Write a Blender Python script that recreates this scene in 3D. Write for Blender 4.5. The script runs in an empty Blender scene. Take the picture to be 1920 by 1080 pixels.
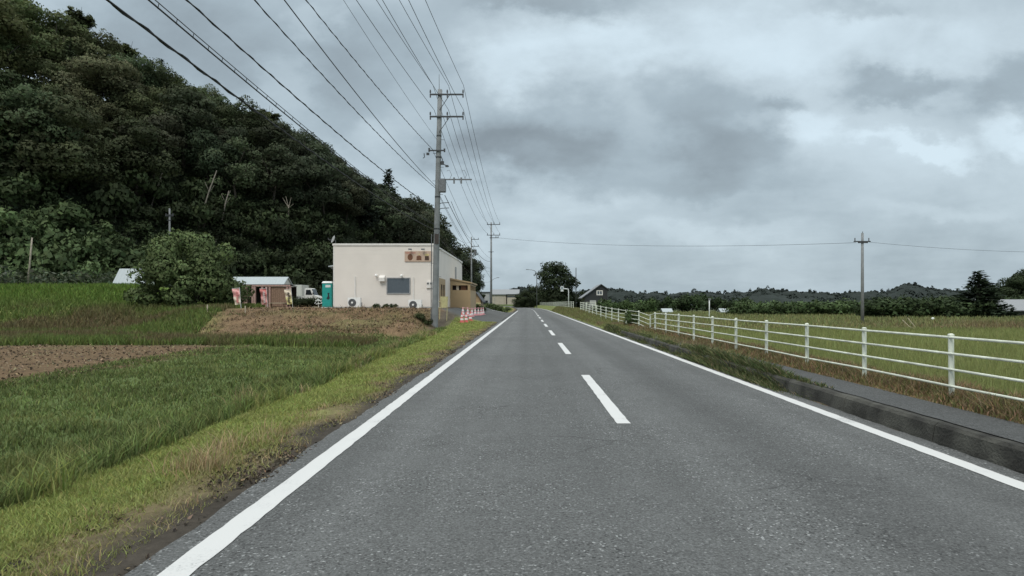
import bpy, math
import numpy as np
R = math.radians
rng = np.random.default_rng(7)
F, U0, V0, HC = 1190.0, 990.0, 568.0, 1.4
S = bpy.context.scene
COL = S.collection

def at(u, v, d):
    """world point seen at photo pixel (u, v) at distance d along the road"""
    return np.array(((u - U0) / F * d, d, HC - (v - V0) / F * d))

def sm(a, b, x):
    t = np.clip((np.asarray(x, float) - a) / (b - a), 0, 1)
    return t * t * (3 - 2 * t)

# ------------------------------------------------------------------ noise
_NT = rng.random((256, 256))
def vnoise(x, y):
    x = np.asarray(x, float); y = np.asarray(y, float)
    xi = np.floor(x).astype(int); yi = np.floor(y).astype(int)
    fx = x - xi; fy = y - yi
    fx = fx * fx * (3 - 2 * fx); fy = fy * fy * (3 - 2 * fy)
    g = lambda a, b: _NT[a & 255, b & 255]
    return (g(xi, yi) * (1 - fx) + g(xi + 1, yi) * fx) * (1 - fy) + (g(xi, yi + 1) * (1 - fx) + g(xi + 1, yi + 1) * fx) * fy
def fbm(x, y, o=4):
    s = 0; a = .5
    for k in range(o):
        s = s + a * vnoise(x * 2 ** k + 17 * k, y * 2 ** k + 31 * k); a *= .5
    return s / (1 - .5 ** o)

# ------------------------------------------------------------------ materials
def newmat(name):
    m = bpy.data.materials.new(name); m.use_nodes = True
    nt = m.node_tree
    return m, nt, nt.nodes["Principled BSDF"]

def L(nt, a, b): nt.links.new(a, b)

def plain(name, col, rough=.6, metal=0., var=.18, scale=6., bump=0., bscale=40.):
    """one colour broken up by grime noise"""
    m, nt, b = newmat(name)
    tc = nt.nodes.new("ShaderNodeTexCoord")
    n = nt.nodes.new("ShaderNodeTexNoise"); n.inputs["Scale"].default_value = scale; n.inputs["Detail"].default_value = 6
    L(nt, tc.outputs["Object"], n.inputs["Vector"])
    r = nt.nodes.new("ShaderNodeMapRange")
    r.inputs[1].default_value = .3; r.inputs[2].default_value = .7
    r.inputs[3].default_value = 1 - var; r.inputs[4].default_value = 1 + var * .6
    L(nt, n.outputs["Fac"], r.inputs[0])
    mx = nt.nodes.new("ShaderNodeVectorMath"); mx.operation = 'SCALE'
    mx.inputs[0].default_value = col[:3]
    L(nt, r.outputs[0], mx.inputs["Scale"])
    L(nt, mx.outputs[0], b.inputs["Base Color"])
    b.inputs["Roughness"].default_value = rough; b.inputs["Metallic"].default_value = metal
    if bump:
        n2 = nt.nodes.new("ShaderNodeTexNoise"); n2.inputs["Scale"].default_value = bscale; n2.inputs["Detail"].default_value = 5
        L(nt, tc.outputs["Object"], n2.inputs["Vector"])
        bp = nt.nodes.new("ShaderNodeBump"); bp.inputs["Strength"].default_value = bump; bp.inputs["Distance"].default_value = .02
        L(nt, n2.outputs["Fac"], bp.inputs["Height"]); L(nt, bp.outputs[0], b.inputs["Normal"])
    return m

def vcol(name, rough=.85, transl=0., objcol=False, noise=0., nscale=20., bump=0.):
    """colour from the mesh's 'Col' attribute, optionally tinted per object"""
    m, nt, b = newmat(name)
    a = nt.nodes.new("ShaderNodeAttribute"); a.attribute_name = "Col"
    out = a.outputs["Color"]
    if objcol:
        oi = nt.nodes.new("ShaderNodeObjectInfo")
        mx = nt.nodes.new("ShaderNodeMix"); mx.data_type = 'RGBA'; mx.blend_type = 'MULTIPLY'; mx.inputs[0].default_value = 1
        L(nt, out, mx.inputs[6]); L(nt, oi.outputs["Color"], mx.inputs[7]); out = mx.outputs[2]
    tc = nt.nodes.new("ShaderNodeTexCoord")
    if noise:
        n = nt.nodes.new("ShaderNodeTexNoise"); n.inputs["Scale"].default_value = nscale; n.inputs["Detail"].default_value = 8; n.inputs["Roughness"].default_value = .7
        L(nt, tc.outputs["Object"], n.inputs["Vector"])
        r = nt.nodes.new("ShaderNodeMapRange"); r.inputs[1].default_value = .3; r.inputs[2].default_value = .7
        r.inputs[3].default_value = 1 - noise; r.inputs[4].default_value = 1 + noise
        L(nt, n.outputs["Fac"], r.inputs[0])
        mx = nt.nodes.new("ShaderNodeVectorMath"); mx.operation = 'SCALE'
        L(nt, out, mx.inputs[0]); L(nt, r.outputs[0], mx.inputs["Scale"]); out = mx.outputs[0]
        if bump:
            bp = nt.nodes.new("ShaderNodeBump"); bp.inputs["Strength"].default_value = bump; bp.inputs["Distance"].default_value = .05
            L(nt, n.outputs["Fac"], bp.inputs["Height"]); L(nt, bp.outputs[0], b.inputs["Normal"])
    L(nt, out, b.inputs["Base Color"])
    b.inputs["Roughness"].default_value = rough
    b.inputs["Specular IOR Level"].default_value = .15
    if transl:
        tr = nt.nodes.new("ShaderNodeBsdfTranslucent"); L(nt, out, tr.inputs[0])
        ms = nt.nodes.new("ShaderNodeMixShader"); ms.inputs[0].default_value = transl
        L(nt, b.outputs[0], ms.inputs[1]); L(nt, tr.outputs[0], ms.inputs[2])
        L(nt, ms.outputs[0], nt.nodes["Material Output"].inputs[0])
    return m

def asphalt_mat(name, base=.12, tracks=True, fleck=1.0):
    m, nt, b = newmat(name)
    N = nt.nodes.new
    tc = N("ShaderNodeTexCoord")
    def noise(scale, det=5, vec=None, rough=.6):
        n = N("ShaderNodeTexNoise"); n.inputs["Scale"].default_value = scale; n.inputs["Detail"].default_value = det; n.inputs["Roughness"].default_value = rough
        L(nt, vec or tc.outputs["Object"], n.inputs["Vector"]); return n.outputs["Fac"]
    def rng_(src, a, b_, c, d):
        r = N("ShaderNodeMapRange"); r.inputs[1].default_value = a; r.inputs[2].default_value = b_; r.inputs[3].default_value = c; r.inputs[4].default_value = d
        L(nt, src, r.inputs[0]); return r.outputs[0]
    def mul(a, b_):
        k = N("ShaderNodeMath"); k.operation = 'MULTIPLY'; L(nt, a, k.inputs[0]); L(nt, b_, k.inputs[1]); return k.outputs[0]
    big = rng_(noise(.35, 6), .3, .7, .88, 1.12)
    mid = rng_(noise(3.0, 6), .3, .7, .92, 1.08)
    fine = rng_(noise(70, 3, rough=.8), .34, .66, .60, 1.42)
    v = mul(mul(big, mid), fine)
    # aggregate stones: each voronoi cell its own brightness
    vo = N("ShaderNodeTexVoronoi"); vo.inputs["Scale"].default_value = 75; L(nt, tc.outputs["Object"], vo.inputs["Vector"])
    sp = N("ShaderNodeSeparateColor"); L(nt, vo.outputs["Color"], sp.inputs[0])
    cell = rng_(sp.outputs[0], 0, 1, .72, 1.25)
    v = mul(v, cell)
    wear = rng_(noise(.8, 4), .38, .62, .25, 1.0)
    hot = rng_(sp.outputs[1], .94, .96, 0, 1.7 * fleck)
    pit = rng_(sp.outputs[2], .90, .93, 0, -.62)
    hp = N("ShaderNodeMath"); hp.operation = 'ADD'; L(nt, hot, hp.inputs[0]); L(nt, pit, hp.inputs[1])
    hw = N("ShaderNodeMath"); hw.operation = 'MULTIPLY_ADD'; L(nt, hp.outputs[0], hw.inputs[0]); L(nt, wear, hw.inputs[1]); hw.inputs[2].default_value = 1.
    v = mul(v, hw.outputs[0])
    if tracks:   # long darker bands where wheels run
        mp = N("ShaderNodeMapping"); mp.inputs["Scale"].default_value = (.95, .012, 1)
        L(nt, tc.outputs["Object"], mp.inputs["Vector"])
        st = rng_(noise(1.0, 3, mp.outputs[0]), .34, .66, .78, 1.14)
        v = mul(v, st)
        sx = N("ShaderNodeSeparateXYZ"); L(nt, tc.outputs["Object"], sx.inputs[0])
        wob = noise(.25, 2)
        for cx_, wd, am in ((2.2, .38, -.17), (-1.15, .30, .07), (.30, .32, .06), (3.2, .25, .05)):
            k1 = N("ShaderNodeMath"); k1.operation = 'MULTIPLY_ADD'; L(nt, wob, k1.inputs[0]); k1.inputs[1].default_value = .5; L(nt, sx.outputs[0], k1.inputs[2])
            k2 = N("ShaderNodeMath"); k2.operation = 'SUBTRACT'; L(nt, k1.outputs[0], k2.inputs[0]); k2.inputs[1].default_value = cx_ + .25
            k3 = N("ShaderNodeMath"); k3.operation = 'ABSOLUTE'; L(nt, k2.outputs[0], k3.inputs[0])
            v = mul(v, rng_(k3.outputs[0], 0, wd * 1.6, 1 + am, 1))
        # fine cracks, only in places
        vc = N("ShaderNodeTexVoronoi"); vc.feature = 'DISTANCE_TO_EDGE'; vc.inputs["Scale"].default_value = .55
        dv = N("ShaderNodeVectorMath"); dv.operation = 'MULTIPLY_ADD'; nn_ = N("ShaderNodeTexNoise"); nn_.inputs["Scale"].default_value = 3; nn_.inputs["Detail"].default_value = 4
        L(nt, tc.outputs["Object"], nn_.inputs["Vector"]); L(nt, nn_.outputs["Color"], dv.inputs[0]); dv.inputs[1].default_value = (.5, .5, 0); L(nt, tc.outputs["Object"], dv.inputs[2])
        L(nt, dv.outputs[0], vc.inputs["Vector"])
        ck = rng_(vc.outputs["Distance"], .002, .007, .0, 1.); mk = rng_(noise(.22, 2), .54, .60, 1., .0)
        mxk = N("ShaderNodeMath"); mxk.operation = 'MAXIMUM'; L(nt, ck, mxk.inputs[0]); L(nt, mk, mxk.inputs[1])
        v = mul(v, rng_(mxk.outputs[0], 0, 1, .55, 1))
    sc = N("ShaderNodeVectorMath"); sc.operation = 'SCALE'; sc.inputs[0].default_value = (base * .95, base * 1.01, base * 1.02)
    L(nt, v, sc.inputs["Scale"]); L(nt, sc.outputs[0], b.inputs["Base Color"])
    b.inputs["Roughness"].default_value = .8
    b.inputs["Specular IOR Level"].default_value = .3
    bp = N("ShaderNodeBump"); bp.inputs["Strength"].default_value = .5; bp.inputs["Distance"].default_value = .008
    L(nt, v, bp.inputs["Height"]); L(nt, bp.outputs[0], b.inputs["Normal"])
    return m

def paint_mat():
    m, nt, b = newmat("road_paint")
    N = nt.nodes.new
    tc = N("ShaderNodeTexCoord")
    n = N("ShaderNodeTexNoise"); n.inputs["Scale"].default_value = 60; n.inputs["Detail"].default_value = 6; n.inputs["Roughness"].default_value = .75
    L(nt, tc.outputs["Object"], n.inputs["Vector"])
    n2 = N("ShaderNodeTexNoise"); n2.inputs["Scale"].default_value = 2.2; n2.inputs["Detail"].default_value = 5
    L(nt, tc.outputs["Object"], n2.inputs["Vector"])
    ad = N("ShaderNodeMath"); ad.operation = 'ADD'; L(nt, n.outputs["Fac"], ad.inputs[0]); L(nt, n2.outputs["Fac"], ad.inputs[1])
    cr = N("ShaderNodeValToRGB"); e = cr.color_ramp.elements
    e[0].position = .60; e[0].color = (.18, .185, .185, 1); e[1].position = .80; e[1].color = (.53, .545, .545, 1)
    x = cr.color_ramp.elements.new(.70); x.color = (.47, .485, .49, 1)
    h = N("ShaderNodeMath"); h.operation = 'MULTIPLY'; h.inputs[1].default_value = .78; L(nt, ad.outputs[0], h.inputs[0])
    h2 = N("ShaderNodeMath"); h2.operation = 'ADD'; h2.inputs[1].default_value = .075; L(nt, h.outputs[0], h2.inputs[0])
    L(nt, h2.outputs[0], cr.inputs[0]); L(nt, cr.outputs[0], b.inputs["Base Color"])
    b.inputs["Roughness"].default_value = .6
    bp = N("ShaderNodeBump"); bp.inputs["Strength"].default_value = .3; bp.inputs["Distance"].default_value = .005
    L(nt, n.outputs["Fac"], bp.inputs["Height"]); L(nt, bp.outputs[0], b.inputs["Normal"])
    return m

def siding_mat(name, col, pitch=.26, depth=.4, axis=2):
    m = plain(name, col, .55, var=.05, scale=.8)
    nt = m.node_tree; b = nt.nodes["Principled BSDF"]
    tc = nt.nodes.new("ShaderNodeTexCoord")
    sp = nt.nodes.new("ShaderNodeSeparateXYZ"); L(nt, tc.outputs["Object"], sp.inputs[0])
    d = nt.nodes.new("ShaderNodeMath"); d.operation = 'DIVIDE'; d.inputs[1].default_value = pitch; L(nt, sp.outputs[axis], d.inputs[0])
    fr = nt.nodes.new("ShaderNodeMath"); fr.operation = 'FRACT'; L(nt, d.outputs[0], fr.inputs[0])
    r = nt.nodes.new("ShaderNodeMapRange"); r.inputs[1].default_value = 0; r.inputs[2].default_value = .12
    L(nt, fr.outputs[0], r.inputs[0])
    bp = nt.nodes.new("ShaderNodeBump"); bp.inputs["Strength"].default_value = depth; bp.inputs["Distance"].default_value = .03
    L(nt, r.outputs[0], bp.inputs["Height"]); L(nt, bp.outputs[0], b.inputs["Normal"])
    return m

M = {}
M['asphalt'] = asphalt_mat("asphalt", .105)
M['footway'] = asphalt_mat("footway_asphalt", .066, False, .3)
M['paint'] = paint_mat()
M['kerb'] = plain("kerb_concrete", (.055, .056, .048), .95, var=.75, scale=3.0, bump=1.)
M['ground'] = vcol("earth_and_turf", .95, noise=.38, nscale=7, bump=.7)
M['blade'] = vcol("grass_blades", .7, .25)
M['leaf'] = vcol("leaves", .75, .22, objcol=True)
M['farleaf'] = vcol("far_leaves", .9, .1, objcol=True)
M['bark'] = plain("bark", (.055, .047, .038), .9, var=.4, scale=4, bump=.4)
M['palebark'] = plain("pale_bark", (.30, .27, .22), .9, var=.35, scale=4)
M['greybark'] = plain("grey_bark", (.17, .155, .13), .9, var=.35, scale=4)
M['concrete'] = plain("pole_concrete", (.20, .215, .222), .85, var=.25, scale=2.2, bump=.15)
M['steel'] = plain("galvanised_steel", (.16, .17, .18), .55, .3, var=.2, scale=9)
M['darksteel'] = plain("dark_fittings", (.045, .05, .055), .6, .2)
M['wire'] = plain("cable_black", (.016, .018, .021), .7)
M['insul'] = plain("insulator", (.10, .10, .11), .35)
M['fence'] = plain("fence_white", (.64, .68, .59), .5, var=.32, scale=4)
M['siding'] = siding_mat("cream_siding", (.715, .67, .62), .30, .10)
M['trim'] = plain("white_trim", (.70, .68, .65), .5, var=.1)
M['window'] = plain("window_glass", (.085, .105, .125), .25, var=.1)
M['wframe'] = plain("window_frame", (.32, .33, .34), .5, .2)
M['acbody'] = plain("air_conditioner_shell", (.78, .79, .78), .5, var=.1)
M['acfan'] = plain("fan_grille", (.08, .085, .09), .5)
M['wood'] = siding_mat("porch_wood", (.36, .262, .145), .14, .3)
M['wood2'] = plain("raw_timber", (.26, .17, .12), .8, var=.35, scale=8)
M['woodpink'] = plain("pinkish_timber", (.38, .25, .22), .8, var=.3, scale=8)
M['shadedark'] = plain("interior_shade", (.02, .015, .012), .9)  # near-black, interior shade put into the colour
M['teal'] = plain("teal_plastic", (.012, .30, .27), .45, var=.12)
M['whiteplastic'] = plain("white_plastic", (.66, .70, .70), .45, var=.1)
M['truckwhite'] = plain("truck_white", (.68, .70, .68), .35, var=.08)
M['glassdark'] = plain("dark_glass", (.02, .025, .03), .15)
M['rubber'] = plain("rubber", (.015, .015, .016), .8)
M['tin'] = siding_mat("pale_tin_roof", (.34, .39, .41), .35, .5, 0)
M['tinwall'] = siding_mat("pale_tin_wall", (.50, .53, .50), .3, .4, 0)
M['cone'] = plain("cone_red", (.58, .13, .12), .5, var=.15)
M['conewhite'] = plain("cone_band", (.74, .68, .68), .4, var=.1)
M['conepink'] = plain("faded_cone", (.66, .33, .35), .5, var=.2)
M['signbase'] = plain("sign_board", (.50, .37, .285), .5, var=.1)
M['signred'] = plain("sign_red", (.55, .10, .08), .5)
M['signbrown'] = plain("food_brown", (.16, .065, .03), .6, var=.5, scale=14)
M['signdark'] = plain("food_dark", (.07, .035, .02), .6, var=.5, scale=14)
M['signyellow'] = plain("food_yellow", (.62, .5, .25), .6, var=.4, scale=14)
M['bred'] = plain("banner_red", (.58, .20, .19), .7, var=.2)
M['bpink'] = plain("banner_pink", (.70, .36, .34), .7, var=.2)
M['bcream'] = plain("banner_cream", (.66, .58, .46), .7, var=.2)
M['byellow'] = plain("banner_yellow", (.60, .56, .27), .7, var=.2)
M['bblack'] = plain("banner_black", (.05, .04, .035), .7)
M['beige'] = plain("beige_wall", (.42, .38, .31), .8, var=.12, scale=.5)
M['greywall'] = plain("grey_wall", (.34, .35, .35), .8, var=.12, scale=.5)
M['roofdark'] = plain("dark_roof", (.055, .062, .07), .7, var=.2)
M['roofgrey'] = plain("grey_roof", (.22, .235, .25), .6, var=.15)
M['housedark'] = siding_mat("dark_boards", (.022, .024, .026), .2, .4)
M['stake'] = plain("pale_stake", (.45, .40, .30), .8)
M['yellowpanel'] = plain("pale_yellow_panel", (.50, .46, .24), .6)
M['bluesign'] = plain("sign_grey_blue", (.20, .25, .27), .5)

# ------------------------------------------------------------------ mesh helpers
class MB:
    def __init__(s): s.v = []; s.f = []
    def add(s, vs, fs):
        o = len(s.v); s.v += [tuple(map(float, p)) for p in vs]; s.f += [tuple(i + o for i in f) for f in fs]; return s
    def box(s, x0, x1, y0, y1, z0, z1):
        return s.add([(x0, y0, z0), (x1, y0, z0), (x1, y1, z0), (x0, y1, z0), (x0, y0, z1), (x1, y0, z1), (x1, y1, z1), (x0, y1, z1)],
                     [(0, 3, 2, 1), (4, 5, 6, 7), (0, 1, 5, 4), (1, 2, 6, 5), (2, 3, 7, 6), (3, 0, 4, 7)])
    def hexa(s, b, t):
        return s.add(list(b) + list(t), [(0, 3, 2, 1), (4, 5, 6, 7), (0, 1, 5, 4), (1, 2, 6, 5), (2, 3, 7, 6), (3, 0, 4, 7)])
    def tube(s, pts, r, n=8, cap=True):
        pts = [np.array(p, float) for p in pts]
        rs = list(r) if np.ndim(r) else [r] * len(pts)
        rings = []; up = None
        for i, p in enumerate(pts):
            d = pts[min(i + 1, len(pts) - 1)] - pts[max(i - 1, 0)]; d = d / (np.linalg.norm(d) + 1e-9)
            a = np.array((0, 0, 1.)) if abs(d[2]) < .9 else np.array((1., 0, 0))
            if up is not None: a = up
            x = np.cross(d, a); x /= np.linalg.norm(x) + 1e-9; y = np.cross(x, d); up = y
            rings.append([p + rs[i] * (x * math.cos(2 * math.pi * k / n) + y * math.sin(2 * math.pi * k / n)) for k in range(n)])
        vs = [q for rg in rings for q in rg]; fs = []
        for i in range(len(pts) - 1):
            for k in range(n):
                fs.append((i * n + k, i * n + (k + 1) % n, (i + 1) * n + (k + 1) % n, (i + 1) * n + k))
        if cap:
            fs.append(tuple(range(n - 1, -1, -1))); fs.append(tuple((len(pts) - 1) * n + k for k in range(n)))
        return s.add(vs, fs)
    def lathe(s, prof, c=(0, 0, 0), n=16):
        vs = []; fs = []
        for r, z in prof:
            for k in range(n):
                a = 2 * math.pi * k / n; vs.append((c[0] + r * math.cos(a), c[1] + r * math.sin(a), c[2] + z))
        for i in range(len(prof) - 1):
            for k in range(n):
                fs.append((i * n + k, i * n + (k + 1) % n, (i + 1) * n + (k + 1) % n, (i + 1) * n + k))
        fs.append(tuple(range(n - 1, -1, -1))); fs.append(tuple((len(prof) - 1) * n + k for k in range(n)))
        return s.add(vs, fs)
    def prism(s, poly, y0, y1, ax=1):
        """polygon in (a,b) extruded along axis ax"""
        n = len(poly)
        if ax == 1: mk = lambda a, b, t: (a, t, b)
        elif ax == 0: mk = lambda a, b, t: (t, a, b)
        else: mk = lambda a, b, t: (a, b, t)
        vs = [mk(a, b, y0) for a, b in poly] + [mk(a, b, y1) for a, b in poly]
        fs = [tuple(range(n)), tuple(range(2 * n - 1, n - 1, -1))]
        for i in range(n): fs.append((i, i + n, (i + 1) % n + n, (i + 1) % n))
        return s.add(vs, fs)
    def disc(s, c, r, t=.02, n=24, ax=1):
        poly = [(c[0] + r * math.cos(2 * math.pi * k / n), c[2] + r * math.sin(2 * math.pi * k / n)) for k in range(n)]
        return s.prism(poly, c[1] - t / 2, c[1] + t / 2)

def obj(name, mb, mat, parent=None, loc=None, smooth=False, bevel=0):
    me = bpy.data.meshes.new(name)
    me.from_pydata(mb.v, [], mb.f)
    import bmesh
    bm = bmesh.new(); bm.from_mesh(me); bmesh.ops.delete(bm, geom=[v_ for v_ in bm.verts if not v_.link_faces], context='VERTS'); bmesh.ops.recalc_face_normals(bm, faces=bm.faces)
    if bevel: bmesh.ops.bevel(bm, geom=bm.edges[:], offset=bevel, segments=2, affect='EDGES')
    bm.to_mesh(me); bm.free()
    me.materials.append(mat)
    if smooth: me.shade_smooth()
    o = bpy.data.objects.new(name, me); COL.objects.link(o)
    if parent: o.parent = parent
    if loc is not None: o.location = loc
    return o

def rawmesh(name, v, faces, k, mat, cols=None, normals=None):
    """big arrays: faces is (n,k)"""
    me = bpy.data.meshes.new(name)
    v = np.asarray(v, np.float32); faces = np.asarray(faces, np.int32)
    me.vertices.add(len(v)); me.vertices.foreach_set('co', v.ravel())
    me.loops.add(faces.size); me.loops.foreach_set('vertex_index', faces.ravel())
    me.polygons.add(len(faces))
    me.polygons.foreach_set('loop_start', np.arange(0, faces.size, k, dtype=np.int32))
    if cols is not None:
        a = me.color_attributes.new('Col', 'FLOAT_COLOR', 'POINT')
        c = np.ones((len(v), 4), np.float32); c[:, :3] = cols
        a.data.foreach_set('color', c.ravel())
    me.update(calc_edges=True); me.validate()
    me.materials.append(mat)
    if normals is not None:
        me.shade_smooth(); me.normals_split_custom_set_from_vertices(np.asarray(normals, np.float32))
    return me

def link(name, me, parent=None, loc=(0, 0, 0)):
    o = bpy.data.objects.new(name, me); COL.objects.link(o); o.location = loc
    if parent: o.parent = parent
    return o

def tag(o, label=None, cat=None, group=None, kind=None):
    if label: o['label'] = label
    if cat: o['category'] = cat
    if group: o['group'] = group
    if kind: o['kind'] = kind
    return o

def thing(name, label, cat, loc=(0, 0, 0), rz=0, group=None):
    o = bpy.data.objects.new(name, None); COL.objects.link(o)
    o.location = tuple(map(float, loc)); o.rotation_euler = (0, 0, rz); o.empty_display_size = .2
    return tag(o, label, cat, group)

def dup(root, loc, rz=0, label=None, scale=None):
    r = root.copy(); COL.objects.link(r); r.location = tuple(map(float, loc)); r.rotation_euler = (0, 0, rz)
    if label: r['label'] = label
    if scale is not None: r.scale = scale
    for ch in list(root.children):
        c = ch.copy(); COL.objects.link(c); c.parent = r
        for g in ch.children:
            d = g.copy(); COL.objects.link(d); d.parent = c
    return r

# ------------------------------------------------------------------ terrain
def xc(y):
    y = np.asarray(y, float)
    a = np.clip(y - 110, 0, 120); o = -.0004 * a * a
    b = np.clip(y - 230, 0, 100); o = o - .096 * b - .002 * b * b
    c = np.clip(y - 330, 0, 70); o = o - .496 * c
    return o
TOE = np.array([(-150, 10), (-75, 50), (-60, 66), (-46, 84), (-32, 100), (-19, 125), (-14, 175), (-14, 215), (-60, 300)], float)
def toe_dist(x, y):
    """signed distance behind the foot of the wooded hill (positive on the hill)"""
    x = np.asarray(x, float); y = np.asarray(y, float)
    best = np.full(np.broadcast(x, y).shape, 1e9); sg = np.ones_like(best)
    for (ax, ay), (bx, by) in zip(TOE[:-1], TOE[1:]):
        dx, dy = bx - ax, by - ay; l2 = dx * dx + dy * dy
        t = np.clip(((x - ax) * dx + (y - ay) * dy) / l2, 0, 1)
        d = np.hypot(x - ax - t * dx, y - ay - t * dy)
        s = np.sign(dx * (y - ay) - dy * (x - ax))
        m = d < best
        best = np.where(m, d, best); sg = np.where(m, s, sg)
    return best * sg
def hill(x, y):
    d = toe_dist(x, y)
    hs = np.interp(y, [0, 60, 95, 125, 150, 170, 190, 215], [36, 37, 35, 31, 24, 15, 6, 0])
    dr = np.interp(y, [60, 125, 170, 200], [40, 34, 18, 12])
    t = np.clip(d / dr, 0, 1)
    return hs * (t * (1.35 - .35 * t)) * (d > 0)
def base_right(x, xr, y):
    base = .2 + .55 * sm(28, 75, y) * sm(4.2, 5.12, xr)
    drop = sm(5.7, 7.6, xr)
    far = -.8 + .25 * sm(48, 60, y) - 0.1 * sm(80, 120, y) + .6 * sm(130, 300, y)
    z = base * (1 - drop) + far * drop
    kerbz = sm(4.02, 4.25, xr)
    return z * kerbz - .06 * (1 - kerbz)
def ground(x, y):
    x = np.asarray(x, float); y = np.asarray(y, float)
    xr = x - xc(y)
    # left side
    cr = -3.85 - .035 * np.clip(y - 12, 0, 34)
    zl = .012 * sm(2.05, 2.2, -xr) * fbm(x * 6, y * 6) * 2 - .012 - .08 * sm(-2.3, -3.8, xr)
    dd = cr - xr
    zl = zl - .72 * sm(0, 1.5, dd) + .15 * sm(1.8, 4.5, dd) + .10 * sm(5, 9, dd)
    zl = zl + (fbm(x * .8, y * .8) - .5) * .16 * sm(.2, 1.5, -xr - 2.2)
    # driveway ramp beyond the pole
    ramp = 1.0 * sm(2.6, 8.0, -xr)
    wr = sm(40, 49, y)
    zl = zl * (1 - wr) + ramp * wr
    # earth pad under the shop
    wp = sm(33.5, 45.5, y + (fbm(x * .3, y * .3) - .5) * 3) * sm(5.2, 7.6, -xr) * (1 - sm(22, 29, -x + (y - 46) * -.25 * (y < 46)))
    wp = wp * (1 - sm(150, 180, y))
    zl = zl * (1 - wp) + (1.0 + ((fbm(x * .8, y * .9) - .5) * .8 + (fbm(x * 2.3 + 4, y * 1.2) - .5) * .4) * sm(34, 38, y) * (1 - sm(42, 45.5, y))) * wp
    # crop terrace on the far left
    wt = sm(29, 38, -x) * sm(44, 62, y)
    zl = zl + wt * 2.0
    zl = zl + (sm(60, 85, y) * 1.2) * sm(20, 30, -x) * (1 - wt)
    zl = zl + hill(x, y)
    zr = base_right(x, xr, y) + (fbm(x * .5, y * .5) - .5) * .12 * sm(6.2, 7.5, xr)
    z = np.where(xr < -2.0, zl, np.where(xr > 4.02, zr, -.06))
    return z

def seg(*a):
    out = []
    for s0, s1, st in a: out += list(np.arange(s0, s1, st))
    return np.array(out)
XR = np.concatenate([[-2500, -1500, -900, -600, -400, -300, -230], seg((-180, -60, 5), (-60, -30, 1.5), (-30, -16, .7), (-16, -6, .3), (-6, -2.05, .10)),
                     [-2.03, -1.96, 0, 2, 3.9, 4.0], seg((4.03, 6.2, .12), (6.2, 9, .3), (9, 30, 1.5), (30, 110, 5)), [120, 140, 170, 220, 300, 450, 700, 1200, 2500]])
YR = np.concatenate([[-60, -40, -25, -15], seg((-10, 2, 1), (2, 14, .18), (14, 30, .35), (30, 62, .5), (62, 140, 2), (140, 420, 5)), [430, 480, 560, 700, 900, 1300, 2000, 3000]])
gx, gy = np.meshgrid(XR, YR)
GX = gx + xc(gy); GY = gy
GZ = ground(GX, GY)
nx, ny = len(XR), len(YR)
idx = np.arange(nx * ny).reshape(ny, nx)
quads = np.stack([idx[:-1, :-1], idx[:-1, 1:], idx[1:, 1:], idx[1:, :-1]], -1).reshape(-1, 4)

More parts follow.
